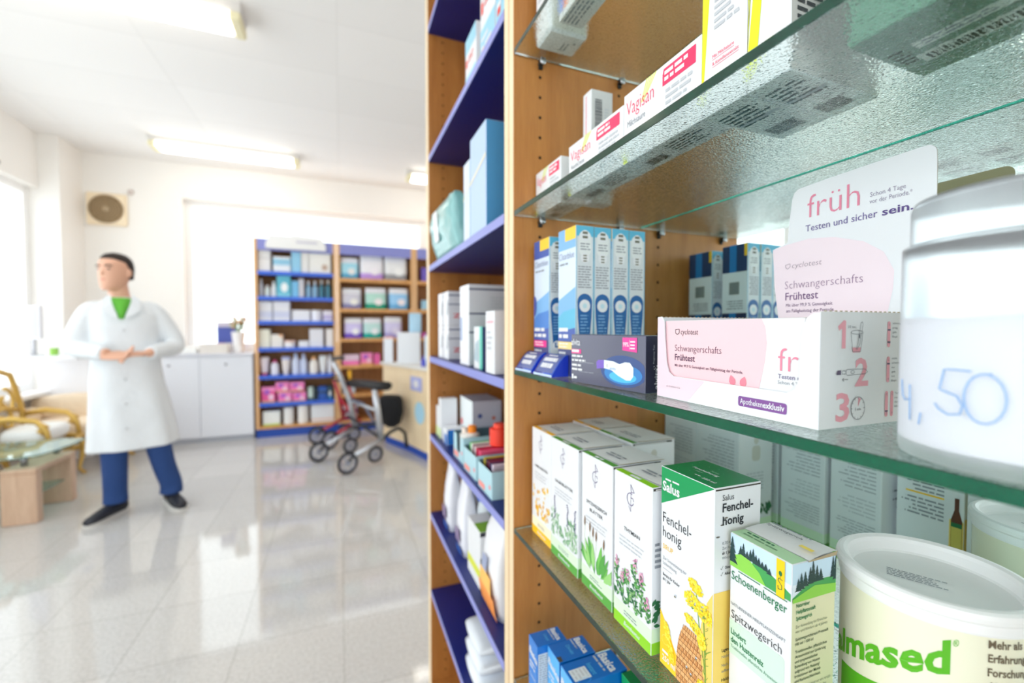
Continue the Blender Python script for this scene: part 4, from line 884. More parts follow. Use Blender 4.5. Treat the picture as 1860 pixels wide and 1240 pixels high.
# ------------------------------------------------------------------ goods on the blue shelves
def gen(name, w, d, h, X, Y, Z, base, label, cat='carton', group=None, deco=None, faces=None, turn=0, bev=.001):
    p = Pack(w, d, h, base, bev, faces=faces, eps=.0003)
    if deco: deco(p)
    return tag(p.place(name, X, Y, Z+.0004, turn), label, cat, group)
LB = M((150, 204, 228), .45); SB = M((110, 176, 226), .45); RED = M((230, 60, 40), .5)
def thermo(p):
    p.rect('F', 0, p.h*.80, p.w, p.h, LB, 1); p.rect('F', 0, 0, p.w, p.h*.5, LB, 1); p.rect('F', p.w*.08, p.h*.62, p.w*.22, p.h*.72, RED, 2); p.greek('F', p.w*.3, p.h*.72, p.w*.5, 2, p.h*.05, RED, 1, lay=2)
    p.greek('F', p.w*.1, p.h*.42, p.w*.7, 2, p.h*.07, WHITE, 2); p.rect('F', p.w*.1, p.h*.28, p.w*.3, p.h*.33, RED, 2)
z = ZB[1]
gen('light_blue_carton', .098, .10, .262, .300, .95, z, WHITE, 'light blue and white carton with a red square, front one on the upper blue shelf', deco=thermo)
gen('light_blue_carton', .090, .10, .330, .300, .845, z, WHITE, 'taller light blue carton with a red square beside the wooden upright', deco=thermo)
gen('light_blue_carton', .090, .10, .185, .300, 1.075, z, WHITE, 'shortest light blue carton at the far side of the upper blue shelf', deco=thermo)
z = ZB[2]
BX = M((80, 156, 208), .45)
def strap(p): p.poly('F', [(0, p.h*.52), (p.w, p.h*.66), (p.w, p.h*.70), (0, p.h*.56)], M((226, 220, 200), .5), 2)
gen('blue_storage_box', .108, .22, .204, .262, .905, z+.001, M((178, 200, 230), .45), 'tall pale-fronted box with sky blue side on the blue shelf', deco=strap, faces={'R': BX, 'T': BX, 'D': M((50, 80, 150), .4)}, cat='box')
gen('narrow_pale_box', .048, .20, .172, .264, .965, z+.001, M((210, 222, 238), .45), 'narrow pale blue box squeezed between the tall box and the teal bag', deco=strap, faces={'R': BX}, cat='box')
def bag(name, w, d, h, X, Y, Z, m, label, m2=None, group=None, cat='bag', patch=None, lean=0, turn=0, ny=10):
    b = MB(); R = random.Random(int(abs(X*1e4+Y*1e3))); rings = []
    for i in range(ny+1):
        t = i/ny; sx = 1 if t < .85 else 1-.04*(t-.85)/.15; th = d*(math.sin(math.pi*min(.94, .18+t*.82))**.6)*.5
        g = []
        for k in range(24):
            a = 2*math.pi*k/24; cx, cy = math.cos(a), math.sin(a)
            x = math.copysign(abs(cx)**.45, cx)*w/2*sx; y = math.copysign(abs(cy)**.6, cy)*max(th, .003)
            g.append((x+w/2+R.uniform(-1, 1)*.006*w, y+d/2+R.uniform(-1, 1)*.03*d+lean*t*h, t*h))
        rings.append(g)
    b.loft(rings, m)
    if patch:
        for (x0, z0, x1, z1, pm) in patch:
            def P(x, zz):
                t = zz/h; th = d*(math.sin(math.pi*min(.94, .18+t*.82))**.6)*.5; return (x, d/2-max(th, .003)-.0035-.02*d+lean*zz, zz)
            n = 4
            for i in range(n): za, zb = z0+(z1-z0)*i/n, z0+(z1-z0)*(i+1)/n; b.add([P(x0, za), P(x1, za), P(x1, zb), P(x0, zb)], [(0,1,2,3)], pm)
    return tag(b.build(name, None, (X, Y, Z+.0004), -math.pi/2+turn), label, cat, group)
TEAL = M((124, 180, 180), .3, bump=.6, scale=30, dist=.01, coat=.5)
b = MB(); R = random.Random(4); ny, hh, ww, dd = 10, .135, .262, .085; rings = []
for i in range(ny+1):
    t = i/ny; th = dd*(1-.75*t**3)*.5; g = []
    for k in range(36):
        a = 2*math.pi*k/36; cx, cy = math.cos(a), math.sin(a)
        g.append((ww/2+math.copysign(abs(cx)**.28, cx)*ww/2*(1+.03*t)+R.uniform(-.003, .003), .045+math.copysign(abs(cy)**.35, cy)*th-.045*t+R.uniform(-.003, .003), t*hh))
    rings.append(g)
b.loft(rings, TEAL)
b.add([(.085, -.0175, .04), (.135, -.0175, .04), (.125, -.0225, hh-.015), (.080, -.0225, hh-.015)], [(0, 1, 2, 3)], WHITE)
tag(b.build('foil_bag', None, (.2635, 1.285, z+.0004), -math.pi/2), 'crinkled teal foil bag leaning forward with a white label', 'bag')
# third blue shelf: stacked grey-white cartons
z = ZB[3]
GW = M((206, 206, 212), .5, coat=.2)
def stackd(p):
    w, d, h = p.w, p.d, p.h
    p.rect('F', 0, 0, w, h, M((238, 239, 244), .4), 1); p.poly('F', [(w*.55, h*.25), (w, h*.35), (w, h*.75), (w*.7, h*.7)], LGREY, 2)
    p.rect('R', 0, h*.86, d, h*.90, M((90, 96, 130), .5), 1); p.rect('R', 0, h*.60, d*.7, h*.63, M((90, 96, 130), .5), 1); p.text('R', 'ZR', d*.06, h*.22, h*.13, M((210, 70, 80), .5), d*.2, wt=.02); p.greek('R', d*.4, h*.5, d*.5, 3, h*.08, LGREY, 3)
L3 = [(.0, .0, 1.295, .058, .275, 'lower'), (.0, .094, 1.295, .058, .275, 'upper'), (.0, .0, 1.225, .060, .275, 'lower'), (.0, .094, 1.225, .060, .275, 'upper')]
names = ['grey-white carton, lower one of the pair nearest the far panel', 'grey-white carton, upper one of the pair nearest the far panel', 'grey-white carton with red letters, bottom of the second stack', 'grey-white carton with red letters, top of the second stack']
for (dx, dz, Y, w, X, q), lb in zip(L3, names): gen('instrument_carton', w, .20, .0935, X, Y, z+dz, GW, lb, deco=stackd, group='grey-white cartons stacked on the blue shelf')
def big(p):
    w, d, h = p.w, p.d, p.h; p.rect('F', 0, 0, w, h, M((240, 241, 246), .4), 1); p.rect('F', w*.0, h*.3, w*.28, h*.6, M((170, 184, 214), .5), 2)
    for q in (.93, .63, .40): p.rect('R', 0, h*q, d*.95, h*(q+.02), M((74, 80, 110), .5), 1)
    p.greek('R', d*.3, h*.85, d*.5, 4, h*.04, LGREY, 1); p.greek('R', d*.5, h*.58, d*.4, 3, h*.04, GREY, 2)
gen('large_instrument_carton', .078, .17, .186, .272, 1.030, z, GW, 'largest grey-white carton with dark bands, in front of the two stacks', deco=big)
def mint(p):
    w, d, h = p.w, p.d, p.h; p.rect('F', 0, 0, w, h, WHITE, 1); p.rect('F', w*.7, 0, w, h, M((90, 200, 180), .4), 2); p.poly('F', [(0, h*.2), (w*.6, h*.15), (w*.6, h*.7), (w*.2, h*.6)], M((170, 190, 200), .4), 3)
    p.rect('R', 0, 0, d, h, M((44, 54, 104), .4), 1); p.rect('R', d*.12, h*.6, d*.9, h*.92, M((190, 194, 200), .4), 2); p.greek('R', d*.12, h*.5, d*.7, 3, h*.13, M((150, 160, 190), .4), 3)
gen('monitor_carton', .058, .085, .089, .270, .905, z, M((90, 200, 180), .4), 'small white, mint and navy carton in front of the large grey-white one', deco=mint)
gen('white_carton', .05, .12, .118, .262, .800, z, WHITE, 'white carton half hidden by the wooden upright on the blue shelf', deco=lambda p: (p.rect('F', .01, .095, .045, .100, M((236, 180, 190), .5), 2), p.greek('F', .01, .08, .03, 4, .01, LGREY, 2)))
# fourth blue shelf: open trays of tubes and bandages
z = ZB[4]
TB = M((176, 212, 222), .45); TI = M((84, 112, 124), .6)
def tray(w, d, h, X, Y, Z, label, notch=False, fill=()):
    root = empty('open_tray', (X, Y, Z+.0004), -math.pi/2, label, 'tray', 'pale blue open cardboard trays'); b = MB(); t = .0015
    f = [(0, 0), (w, 0), (w, h), (0, h)] if not notch else [(0, 0), (w, 0), (w, h), (w*.72, h), (w*.66, h*.35), (w*.5, h*.30), (w*.34, h*.36), (w*.28, h), (0, h)]
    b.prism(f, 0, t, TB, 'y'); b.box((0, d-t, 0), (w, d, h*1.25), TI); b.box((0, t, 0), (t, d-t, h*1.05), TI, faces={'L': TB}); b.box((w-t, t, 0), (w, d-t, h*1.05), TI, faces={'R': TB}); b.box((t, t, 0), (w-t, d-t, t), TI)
    b.build('tray_body', root)
    q = Pack(w, d, h, TB, body=False, eps=.0004); q.rect('F', w*.06, h*.08, w*.5, h*.30, M((240, 150, 140), .5), 1); q.build('printed_panel', root)
    q = Pack(w, d, h, TB, body=False, eps=.0004); q.poly('F', ell(w*.85, h*.4, w*.06, w*.05, 12), M((236, 130, 140), .5), 1); q.build('printed_flower', root)
    return root
trays = [(.095, .15, .062, .272, 1.100, 'pale blue open tray with a notched front holding orange tubes', True), (.100, .15, .052, .268, .985, 'pale blue open tray filled with red and green booklets', False), (.090, .15, .052, .266, .865, 'nearest pale blue tray of dark packets by the wooden upright', False)]
for t_ in trays: tray(t_[0], t_[1], t_[2], t_[3], t_[4], z, t_[5], t_[6])
Rn = random.Random(11)
for k in range(7):
    c_ = [(120, 200, 120), (238, 238, 234), (120, 20, 40), (236, 226, 230), (186, 20, 60), (206, 30, 80), (238, 90, 130)][k]
    gen('flat_packet', .010, .125, .060, .280, .978-.0125*k, z+.002, M(c_, .4), ['pale green packet standing at the far end of the middle tray', 'white packet second in the middle tray', 'dark red packet standing in the middle tray', 'pinkish white packet standing in the middle tray', 'deep red packet standing in the middle tray', 'bright red packet standing in the middle tray', 'pink packet standing at the near end of the middle tray'][k], 'packet', 'packets in the middle tray', turn=0, bev=.0006)
for k in range(5):
    c_ = [(190, 170, 40), (60, 20, 50), (110, 30, 60), (60, 50, 90), (214, 200, 214)][k]
    gen('flat_packet', .010, .115, .058, .276, .858-.013*k, z+.002, M(c_, .4), ['mustard packet in the nearest tray', 'blackish purple packet in the nearest tray', 'wine red packet in the nearest tray', 'slate blue packet in the nearest tray', 'pale lilac packet in the nearest tray'][k], 'packet', 'packets in the nearest tray', bev=.0006)
def capped(X, Y, Z, r, h, body, cap, label, seg=20, group=None, cat='tube', name='capped_tube', prof=None, caph=.2):
    root = empty(name, (X, Y, Z+.0004), 0, label, cat, group); b = MBn()
    b.lathe(prof or [(r*.9, 0), (r, h*.04), (r, h*(.97-caph)), (r*.55, h*(1-caph))], body, seg=seg); b.build('body', root)
    b = MBn(); b.lathe([(r*.58, h*(1-caph)), (r*.6, h*.97), (r*.5, h), (0, h)], cap, seg=seg); b.build('cap', root); return root
capped(.303, 1.035, z+.002, .018, .086, M((238, 232, 226), .4), M((246, 140, 30), .4), 'white tube with a round orange cap in the notched tray')
capped(.296, 1.078, z+.002, .014, .072, M((240, 238, 234), .4), M((240, 226, 214), .4), 'small cream tube in the notched tray')
def baby(p):
    w, d, h = p.w, p.d, p.h; p.rect('F', 0, 0, w, h, M((232, 238, 240), .4), 1); p.poly('F', ell(w*.14, h*.42, w*.09, h*.08, 10), M((236, 110, 110), .5), 2); p.poly('F', ell(w*.7, h*.3, w*.08, h*.1, 10), M((120, 150, 150), .5), 2)
    p.poly('R', ell(d*.25, h*.68, d*.08, n=10), M((70, 84, 140), .5), 2); p.poly('R', ell(d*.72, h*.62, d*.07, n=10), M((190, 110, 90), .5), 2); p.poly('R', ell(d*.5, h*.35, d*.28, h*.12, 14, 180, 360), M((236, 214, 214), .5), 2)
BG = M((186, 182, 192), .5)
gen('dotted_carton', .13, .085, .128, .335, 1.270, z, BG, 'dotted grey and white carton standing behind the notched tray', deco=baby, group='dotted grey cartons behind the trays')
gen('dotted_carton', .10, .072, .122, .424, 1.120, z, BG, 'dotted grey and white carton standing behind the middle tray', deco=baby, group='dotted grey cartons behind the trays')
capped(.335, .925, z+.0635, .022, .050, M((250, 66, 44), .4), M((252, 84, 60), .4), 'bright red bottle standing on the packets of the middle tray', cat='bottle', name='red_bottle')
gen('white_packet', .030, .05, .120, .275, 1.300, z, WHITE, 'narrow white packet with a green foot by the far panel', deco=lambda p: p.rect('F', 0, 0, .03, .03, M((200, 220, 150), .5), 1))
gen('white_packet', .028, .05, .092, .275, 1.338, z, WHITE, 'low white packet with a green foot at the far end of the trays', deco=lambda p: p.rect('F', 0, 0, .034, .03, M((200, 220, 150), .5), 1))
gen('tilted_blue_packet', .05, .05, .045, .275, 1.240, z, WHITE, 'small white and blue packet in front of the narrow white ones', deco=lambda p: p.rect('F', .018, 0, .05, .03, M((30, 110, 190), .4), 1), faces={'R': M((30, 110, 190), .4)})
# fifth blue shelf: bottles, green carton, orange pouch
z = ZB[5]
BLUEC = M((24, 90, 180), .4)
def bottle_pair(Y, lb1, lb2):
    root = empty('capped_bottle', (.345, Y, z+.0004), 0, lb2, 'bottle', 'white bottles with blue caps'); b = MBn()
    b.lathe([(.026, 0), (.028, .004), (.028, .12), (.024, .145)], M((214, 222, 226), .35), seg=24, mats=[BLUEC, M((214, 222, 226), .35), M((214, 222, 226), .35)]); b.build('body', root)
    b = MBn(); b.lathe([(.025, .145), (.029, .147), (.028, .168), (.0, .170)], BLUEC, seg=24); b.build('cap', root)
    r = bag('white_refill_pouch', .060, .045, .185, .276, Y+.065, z, M((232, 232, 240), .35, coat=.4), lb1, group='white refill pouches', cat='pouch', patch=[(.006, .004, .054, .022, BLUEC), (.01, .035, .05, .07, M((130, 110, 150), .4))])
bottle_pair(1.185, 'white refill pouch with blue base, the farther of the two', 'white bottle with a blue cap, the farther of the two')
bottle_pair(1.035, 'white refill pouch with blue base beside the green carton', 'white bottle with a blue cap above the green carton')
def gb(p):
    w, d, h = p.w, p.d, p.h
    for F, L_ in (('F', w), ('R', d)): p.rect(F, 0, h*.18, L_, h*.34, M((220, 226, 60), .4), 1)
    p.rect('F', 0, 0, w, h*.18, M((238, 240, 240), .4), 1); p.rect('R', 0, 0, d, h*.18, M((90, 170, 40), .4), 1); p.rect('R', 0, h*.92, d, h, M((50, 50, 60), .4), 1); p.greek('R', d*.3, h*.82, d*.6, 2, h*.08, GREY, 1); p.rect('R', 0, h*.4, d, h*.55, M((130, 130, 136), .5), 1)
    p.poly('T', ell(w*.3, d*.5, w*.16, n=12), M((60, 50, 40), .5), 3); p.rect('T', 0, 0, w*.5, d*.4, M((226, 226, 226), .4), 1)
gen('green_top_carton', .098, .125, .128, .281, 1.000, z, M((226, 227, 230), .45), 'white carton with a green top and lime band', deco=gb, faces={'T': M((130, 180, 40), .4)})
bag('orange_white_pouch', .105, .07, .195, .273, .880, z, M((236, 236, 240), .35, coat=.4), 'white pouch with an orange and yellow wave beside the wooden upright', cat='pouch', patch=[(.004, .004, .10, .05, M((246, 150, 60), .4)), (.02, .05, .085, .085, M((250, 190, 90), .4)), (.03, .085, .06, .115, M((150, 160, 190), .4))])
# sixth blue shelf: wipes
z = ZB[6]
WP = M((226, 232, 240), .35, coat=.4)
def wipes(X, Y, Z, lb, acc):
    b = MB(); w, d, h = .115, .19, .042; rings = []
    for i in range(9):
        t = i/8; k = math.sin(math.pi*min(max(t, .04), .96))**.35
        rings.append([(t*w, d/2+math.copysign(abs(math.cos(a))**.5, math.cos(a))*d/2*(.9+.1*k), h/2+math.copysign(abs(math.sin(a))**.6, math.sin(a))*h/2*k) for a in [j*math.pi/8 for j in range(16)]])
    b.loft(rings, WP)
    b.box((w*.25, d*.25, h*.97), (w*.75, d*.6, h*1.03), M((200, 222, 240), .4), .001); b.box((w*.15, d*.68, h*.96), (w*.85, d*.78, h*1.015), M((90, 150, 220), .4)); b.box((w*.4, d*.3, h*1.03), (w*.55, d*.42, h*1.035), acc)
    return tag(b.build('wipes_pack', None, (X, Y, Z+.0004), -math.pi/2), lb, 'wipes pack', 'wet wipes packs in a pile')
for k in range(3): wipes(.272, 1.01, z+.0435*k, ['bottom wet wipes pack in the pile on the lowest blue shelf', 'middle wet wipes pack in the pile on the lowest blue shelf', 'top wet wipes pack of the pile with a small orange square'][k], M((240, 180, 110), .4))
wipes(.275, .865, z, 'wet wipes pack lying beside the pile, close to the wooden upright', M((240, 120, 40), .4))

# ------------------------------------------------------------------ far shelving wall
FY = 5.76; FB = 6.12; FT = 2.33
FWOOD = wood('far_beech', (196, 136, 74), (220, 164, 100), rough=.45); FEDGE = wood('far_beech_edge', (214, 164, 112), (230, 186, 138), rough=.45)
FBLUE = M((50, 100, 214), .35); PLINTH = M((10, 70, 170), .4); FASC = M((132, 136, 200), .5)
BK = wood('far_back', (150, 104, 58), (176, 126, 76), rough=.6)
def far_unit(x0, x1, label, levels, blue, edge_r):
    root = empty('far_shelf_unit', (x0, FY, 0), 0, label, 'shelving unit'); R_ = Vector((x0, FY, 0)); rb = lambda mb, n: rel(mb, n, root, R_)
    t = .035
    for a in (x0, x1-t):
        b = MB(); b.box((a, FY, .1), (a+t, FB, FT), FWOOD, 0, faces={'F': FEDGE}); rb(b, 'side_panel')
    b = MB(); b.box((x0+t, FB-.02, .1), (x1-t, FB, FT), BK); rb(b, 'back_panel')
    b = MB(); b.box((x0+t, FY+.005, FT-.135), (x1-t, FY+.03, FT), FASC); b.box((x0+t, FY+.03, FT-.03), (x1-t, FB, FT), FWOOD); rb(b, 'fascia')
    b = MB(); b.box((x0, FY+.02, 0), (x1, FB, .1), PLINTH, 0); rb(b, 'plinth')
    for i, z in enumerate(levels):
        b = MB()
        if i == len(levels)-1: b.box((x0+t, FY+.002, z-.03), (x1-t, FB-.02, z), FWOOD)
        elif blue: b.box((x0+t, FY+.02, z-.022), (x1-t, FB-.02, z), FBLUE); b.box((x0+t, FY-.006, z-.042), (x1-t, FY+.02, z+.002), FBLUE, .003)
        else: b.box((x0+t, FY-.004, z-.045), (x1-t, FB-.02, z), FWOOD, .003)
        rb(b, 'shelf')
    return root
LV1 = [1.95, 1.655, 1.370, 1.055, .728, .405, .13]; LV2 = [1.905, 1.53, 1.16, .825, .465, .13]
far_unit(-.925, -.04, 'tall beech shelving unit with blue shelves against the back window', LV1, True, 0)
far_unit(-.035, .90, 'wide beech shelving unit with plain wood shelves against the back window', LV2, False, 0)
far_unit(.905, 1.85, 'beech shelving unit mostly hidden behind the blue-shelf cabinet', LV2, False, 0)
# white sign box on the blue fascia
s0, s1 = atY(482, 440, FY-.02), atY(592, 455, FY-.02)
b = MB(); x0, x1 = s0.x, s1.x
b.prism([(x0, 2.215), (x1, 2.215), (x1, 2.27), (x1-.04, 2.36), (x0+.30, 2.385), (x0+.27, 2.37), (x0+.04, 2.365), (x0, 2.27)], FY-.035, FY-.01, M((232, 232, 232), .6), 'y')
b.box((x0+.32, FY-.037, 2.29), (x0+.55, FY-.0355, 2.315), M((196, 194, 208), .6)); tag(b.build('header_sign'), 'white sign board fixed over the blue top of the far shelving', 'sign')
SH1 = ['top', 'second', 'third', 'fourth', 'fifth', 'sixth', 'lowest']
def fx(u, v=600, Y=FY+.05): return atY(u, v, Y).x
def fbox(name, u0, u1, v, row, col, label, lv=LV1, cat='carton', deco=None, d=.14, y=.045, group=None, z=None):
    Z = (lv[row] if z is None else z)+.0004; a, c_ = fx(u0), fx(u1); h = max(.03, atY((u0+u1)/2, v, FY+y).z-Z)
    p = Pack(c_-a, d, h, M(col, .5), .003, eps=.0006)
    if deco: deco(p)
    return tag(p.build(name, None, (a, FY+y, Z)), label, cat, group)
def fbot(name, u0, u1, v, row, col, cap, label, lv=LV1, cat='bottle', group=None, shape='bottle', y=.09, caph=.16, base=None):
    Z = lv[row]+.0004; r = (fx(u1)-fx(u0))/2; x = fx((u0+u1)/2); h = atY((u0+u1)/2, v, FY+y-r).z-Z
    root = empty(name, (x, FY+y, Z), 0, label, cat, group); m = M(col, .4); hb = h*(1-caph)
    prof = {'bottle': [(r*.9, 0), (r, h*.03), (r, h*.62), (r*.78, h*.74), (r*.45, hb)], 'tube': [(r*.62, 0), (r*.62, h*.14), (r*.75, h*.16), (r*.98, h*.7), (r, hb)], 'tub': [(r*.95, 0), (r, h*.02), (r, hb)], 'spray': [(r*.9, 0), (r, h*.03), (r, h*.6), (r*.35, hb)]}[shape]
    b = MBn(); b.lathe(prof, m, seg=20, mats=([M(base, .4)]+[m]*(len(prof)-2)) if base else None); b.build('body', root)
    rc = {'bottle': .5, 'tube': 1.0, 'tub': 1.04, 'spray': .4}[shape]
    b = MBn(); b.lathe([(r*rc, hb+.0003), (r*rc, h*.98), (r*rc*.85, h), (0, h)], M(cap, .4), seg=20, sy=.25 if shape == 'tube' else 1); b.build('cap', root); return root
def band(c1, y0, y1, c2=None): 
    def f(p):
        p.rect('F', 0, p.h*y0, p.w, p.h*y1, M(c1, .5), 1)
        if c2: p.poly('F', ell(p.w*.55, p.h*.45, p.w*.26, p.h*.22, 14), M(c2, .5), 2)
    return f
# row 1
fbox('white_carton', 471, 493, 451, 0, (236, 234, 232), 'tall white carton at the left end of the top blue shelf', deco=band((206, 204, 206), .55, .6))
fbox('tissue_pack', 498, 529, 466, 0, (236, 240, 244), 'pale blue and white soft pack on the top blue shelf', deco=band((150, 204, 230), .45, .85), cat='pack')
fbox('blue_carton', 531, 548, 455, 0, (150, 206, 234), 'tall light blue carton in the middle of the top blue shelf')
fbox('white_carton', 549, 562, 456, 0, (232, 230, 226), 'tall narrow white carton touching the light blue one')
fbox('white_pack', 563, 602, 458, 0, (238, 236, 230), 'wide white pack with a brown spot at the right of the top blue shelf', deco=lambda p: (p.poly('F', ell(p.w*.72, p.h*.3, p.w*.14, p.h*.14, 12), M((196, 170, 150), .6), 2), p.rect('F', 0, p.h*.93, p.w, p.h, M((130, 190, 206), .5), 1)), cat='pack')
# row 2
fbot('bottle', 470, 479, 506, 1, (196, 198, 206), (226, 226, 230), 'grey bottle at the left end of the second blue shelf')
fbot('bottle', 481, 491, 517, 1, (226, 236, 232), (236, 226, 220), 'short white bottle with a green foot on the second blue shelf', base=(130, 210, 120))
fbot('bottle', 493, 503, 511, 1, (240, 240, 240), (236, 236, 236), 'white bottle left of the teal pack')
fbox('teal_pack', 504, 529, 500, 1, (96, 186, 206), 'teal pack with a white disc on the second blue shelf', deco=band((140, 210, 224), .05, .15, (244, 248, 248)), cat='pack')
fbox('blue_packet', 531, 543, 510, 1, (120, 190, 230), 'light blue packet right of the teal pack', cat='packet')
fbox('grey_carton', 544, 553, 506, 1, (206, 204, 210), 'narrow grey carton right of the light blue packet')
for i, (a, c_) in enumerate(((556, 566), (568, 578))): fbot('spray_bottle', a, c_, 510, 1, (140, 180, 206), (236, 236, 240), ['blue spray bottle, the left one of the pale pair on the second shelf', 'blue spray bottle, the right one of the pale pair on the second shelf'][i], shape='spray', caph=.2, group='pale spray bottles')
for i, (a, c_) in enumerate(((580, 590), (592, 602))): fbot('spray_bottle', a, c_, 508, 1, (60, 120, 140), (210, 206, 200), ['dark teal spray bottle, the left one of two', 'dark teal spray bottle, the right one beside the wooden divider'][i], shape='spray', caph=.22, base=(100, 190, 110), group='dark teal spray bottles')
# row 3
fbox('white_box', 470, 495, 547, 2, (228, 228, 234), 'tall white box at the left end of the third blue shelf', cat='box', deco=band((206, 210, 232), .2, .5))
fbox('white_box', 497, 527, 547, 2, (230, 230, 236), 'tall white box second from the left on the third blue shelf', cat='box', deco=band((206, 210, 232), .2, .5))
fbox('white_box', 531, 563, 563, 2, (234, 234, 240), 'low wide white box on the third blue shelf', cat='box')
fbot('jar', 565, 585, 563, 2, (232, 232, 242), (240, 240, 244), 'round white jar on the third blue shelf', cat='jar', shape='tub')
fbox('white_box', 587, 604, 564, 2, (226, 222, 236), 'small lilac-white box at the right end of the third blue shelf', cat='box', deco=band((196, 186, 226), .2, .6))
# row 4
fbox('cream_box', 470, 490, 598, 3, (238, 236, 220), 'tall cream box at the left end of the fourth blue shelf', cat='box')
fbox('cream_box', 492, 513, 607, 3, (238, 234, 226), 'lower cream box with an orange corner on the fourth blue shelf', cat='box', deco=lambda p: p.poly('F', [(p.w*.6, p.h), (p.w, p.h), (p.w, p.h*.7)], M((240, 180, 130), .5), 1))
fbot('jar', 515, 536, 618, 3, (240, 236, 234), (240, 200, 186), 'small white jar with a reddish lid on the fourth blue shelf', cat='jar', shape='tub', caph=.25)
fbox('white_box', 542, 560, 619, 3, (236, 236, 240), 'low white box in the middle of the fourth blue shelf', cat='box')
fbox('white_box', 562, 587, 597, 3, (230, 230, 238), 'large white box on the fourth blue shelf', cat='box')
fbox('white_box', 592, 605, 597, 3, (236, 232, 232), 'narrow white box at the right end of the fourth blue shelf', cat='box')
# row 5
for i, (a, c_, v, col, cap, sh, lb) in enumerate((
    (470, 487, 649, (236, 226, 236), (236, 230, 236), 'tube', 'white tube with a red foot at the left of the fifth blue shelf'),
    (490, 505, 654, (236, 236, 246), (206, 50, 130), 'bottle', 'short white bottle with a magenta cap'),
    (510, 526, 648, (238, 230, 226), (180, 186, 226), 'tube', 'cream tube with a blue end on the fifth blue shelf'),
    (529, 543, 642, (214, 222, 244), (180, 196, 230), 'bottle', 'tall pale blue bottle, left one of two'),
    (544, 557, 643, (206, 216, 242), (186, 196, 232), 'bottle', 'tall pale blue bottle, right one of two'),
    (561, 577, 648, (244, 238, 230), (240, 180, 120), 'bottle', 'white bottle with an orange cap on the fifth blue shelf'),
    (579, 593, 646, (238, 240, 240), (232, 236, 236), 'tube', 'white tube right of the orange-capped bottle'),
    (594, 603, 644, (232, 236, 246), (220, 226, 240), 'bottle', 'white bottle at the right end of the fifth blue shelf'))):
    fbot('care_'+('tube' if sh == 'tube' else 'bottle'), a, c_, v, 4, col, cap, lb, shape=sh, cat='tube' if sh == 'tube' else 'bottle', base=(206, 60, 110) if i == 0 else None)
# row 6
PK = (246, 120, 190)
def pinkd(p): p.rect('F', 0, p.h*.75, p.w, p.h, M((250, 150, 206), .5), 1); p.poly('F', ell(p.w*.4, p.h*.68, p.w*.22, p.h*.18, 12), M((170, 90, 200), .5), 2); p.poly('F', ell(p.w*.7, p.h*.35, p.w*.2, p.h*.2, 12), M((252, 210, 230), .5), 2); p.rect('F', 0, 0, p.w, p.h*.12, M((240, 180, 120), .5), 1)
fbox('pink_bag', 473, 498, 703, 5, (236, 90, 160), 'deep pink pack at the left end of the sixth blue shelf', cat='pack', deco=pinkd)
zz = LV1[5]
for i, (a, c_, q) in enumerate(((503, 528, 0), (530, 554, 0), (499, 523, 1), (525, 551, 1))):
    fbox('pink_pack', a, c_, 712.5 if q == 0 else 694, 5, PK, ['pink pack, lower left of the four stacked', 'pink pack, lower right of the four stacked', 'pink pack, upper left of the four stacked', 'pink pack, upper right of the four stacked'][i], cat='pack', deco=pinkd, group='four stacked pink packs', z=zz if q == 0 else atY(515, 712, FY+.045).z+.0035)
fbox('dark_box', 558, 567, 703, 5, (196, 214, 206), 'narrow box with pale green front on the sixth blue shelf', cat='box', deco=band((60, 90, 90), 0, .2))
fbox('dark_box', 568, 575, 703, 5, (30, 50, 60), 'narrow blackish box right of the pale green one', cat='box')
fbox('blue_box', 577, 592, 702, 5, (40, 90, 180), 'blue box with a dark lid on the sixth blue shelf', cat='box', deco=band((30, 60, 70), .5, .65))
fbox('dark_box', 593, 602, 701, 5, (30, 70, 90), 'dark teal box with a white spot at the right end', cat='box', deco=band((20, 110, 170), 0, .35, (220, 226, 230)))
# row 7
fbox('white_tub', 475, 506, 747, 6, (238, 242, 240), 'white pack with a lime bottom on the lowest board', cat='pack', deco=band((190, 222, 90), 0, .12))
fbot('kitchen_roll', 512, 531, 740, 6, (242, 242, 242), (240, 240, 240), 'tall white roll, left of the two on the lowest board', cat='roll', shape='tub', caph=.05)
fbot('kitchen_roll', 538, 558, 736, 6, (242, 240, 238), (240, 240, 240), 'tall white roll, right of the two on the lowest board', cat='roll', shape='tub', caph=.05)
fbox('white_pack', 563, 605, 733, 6, (232, 236, 242), 'big white pack with a faint orange line on the lowest board', cat='pack', deco=band((240, 206, 190), .12, .2))
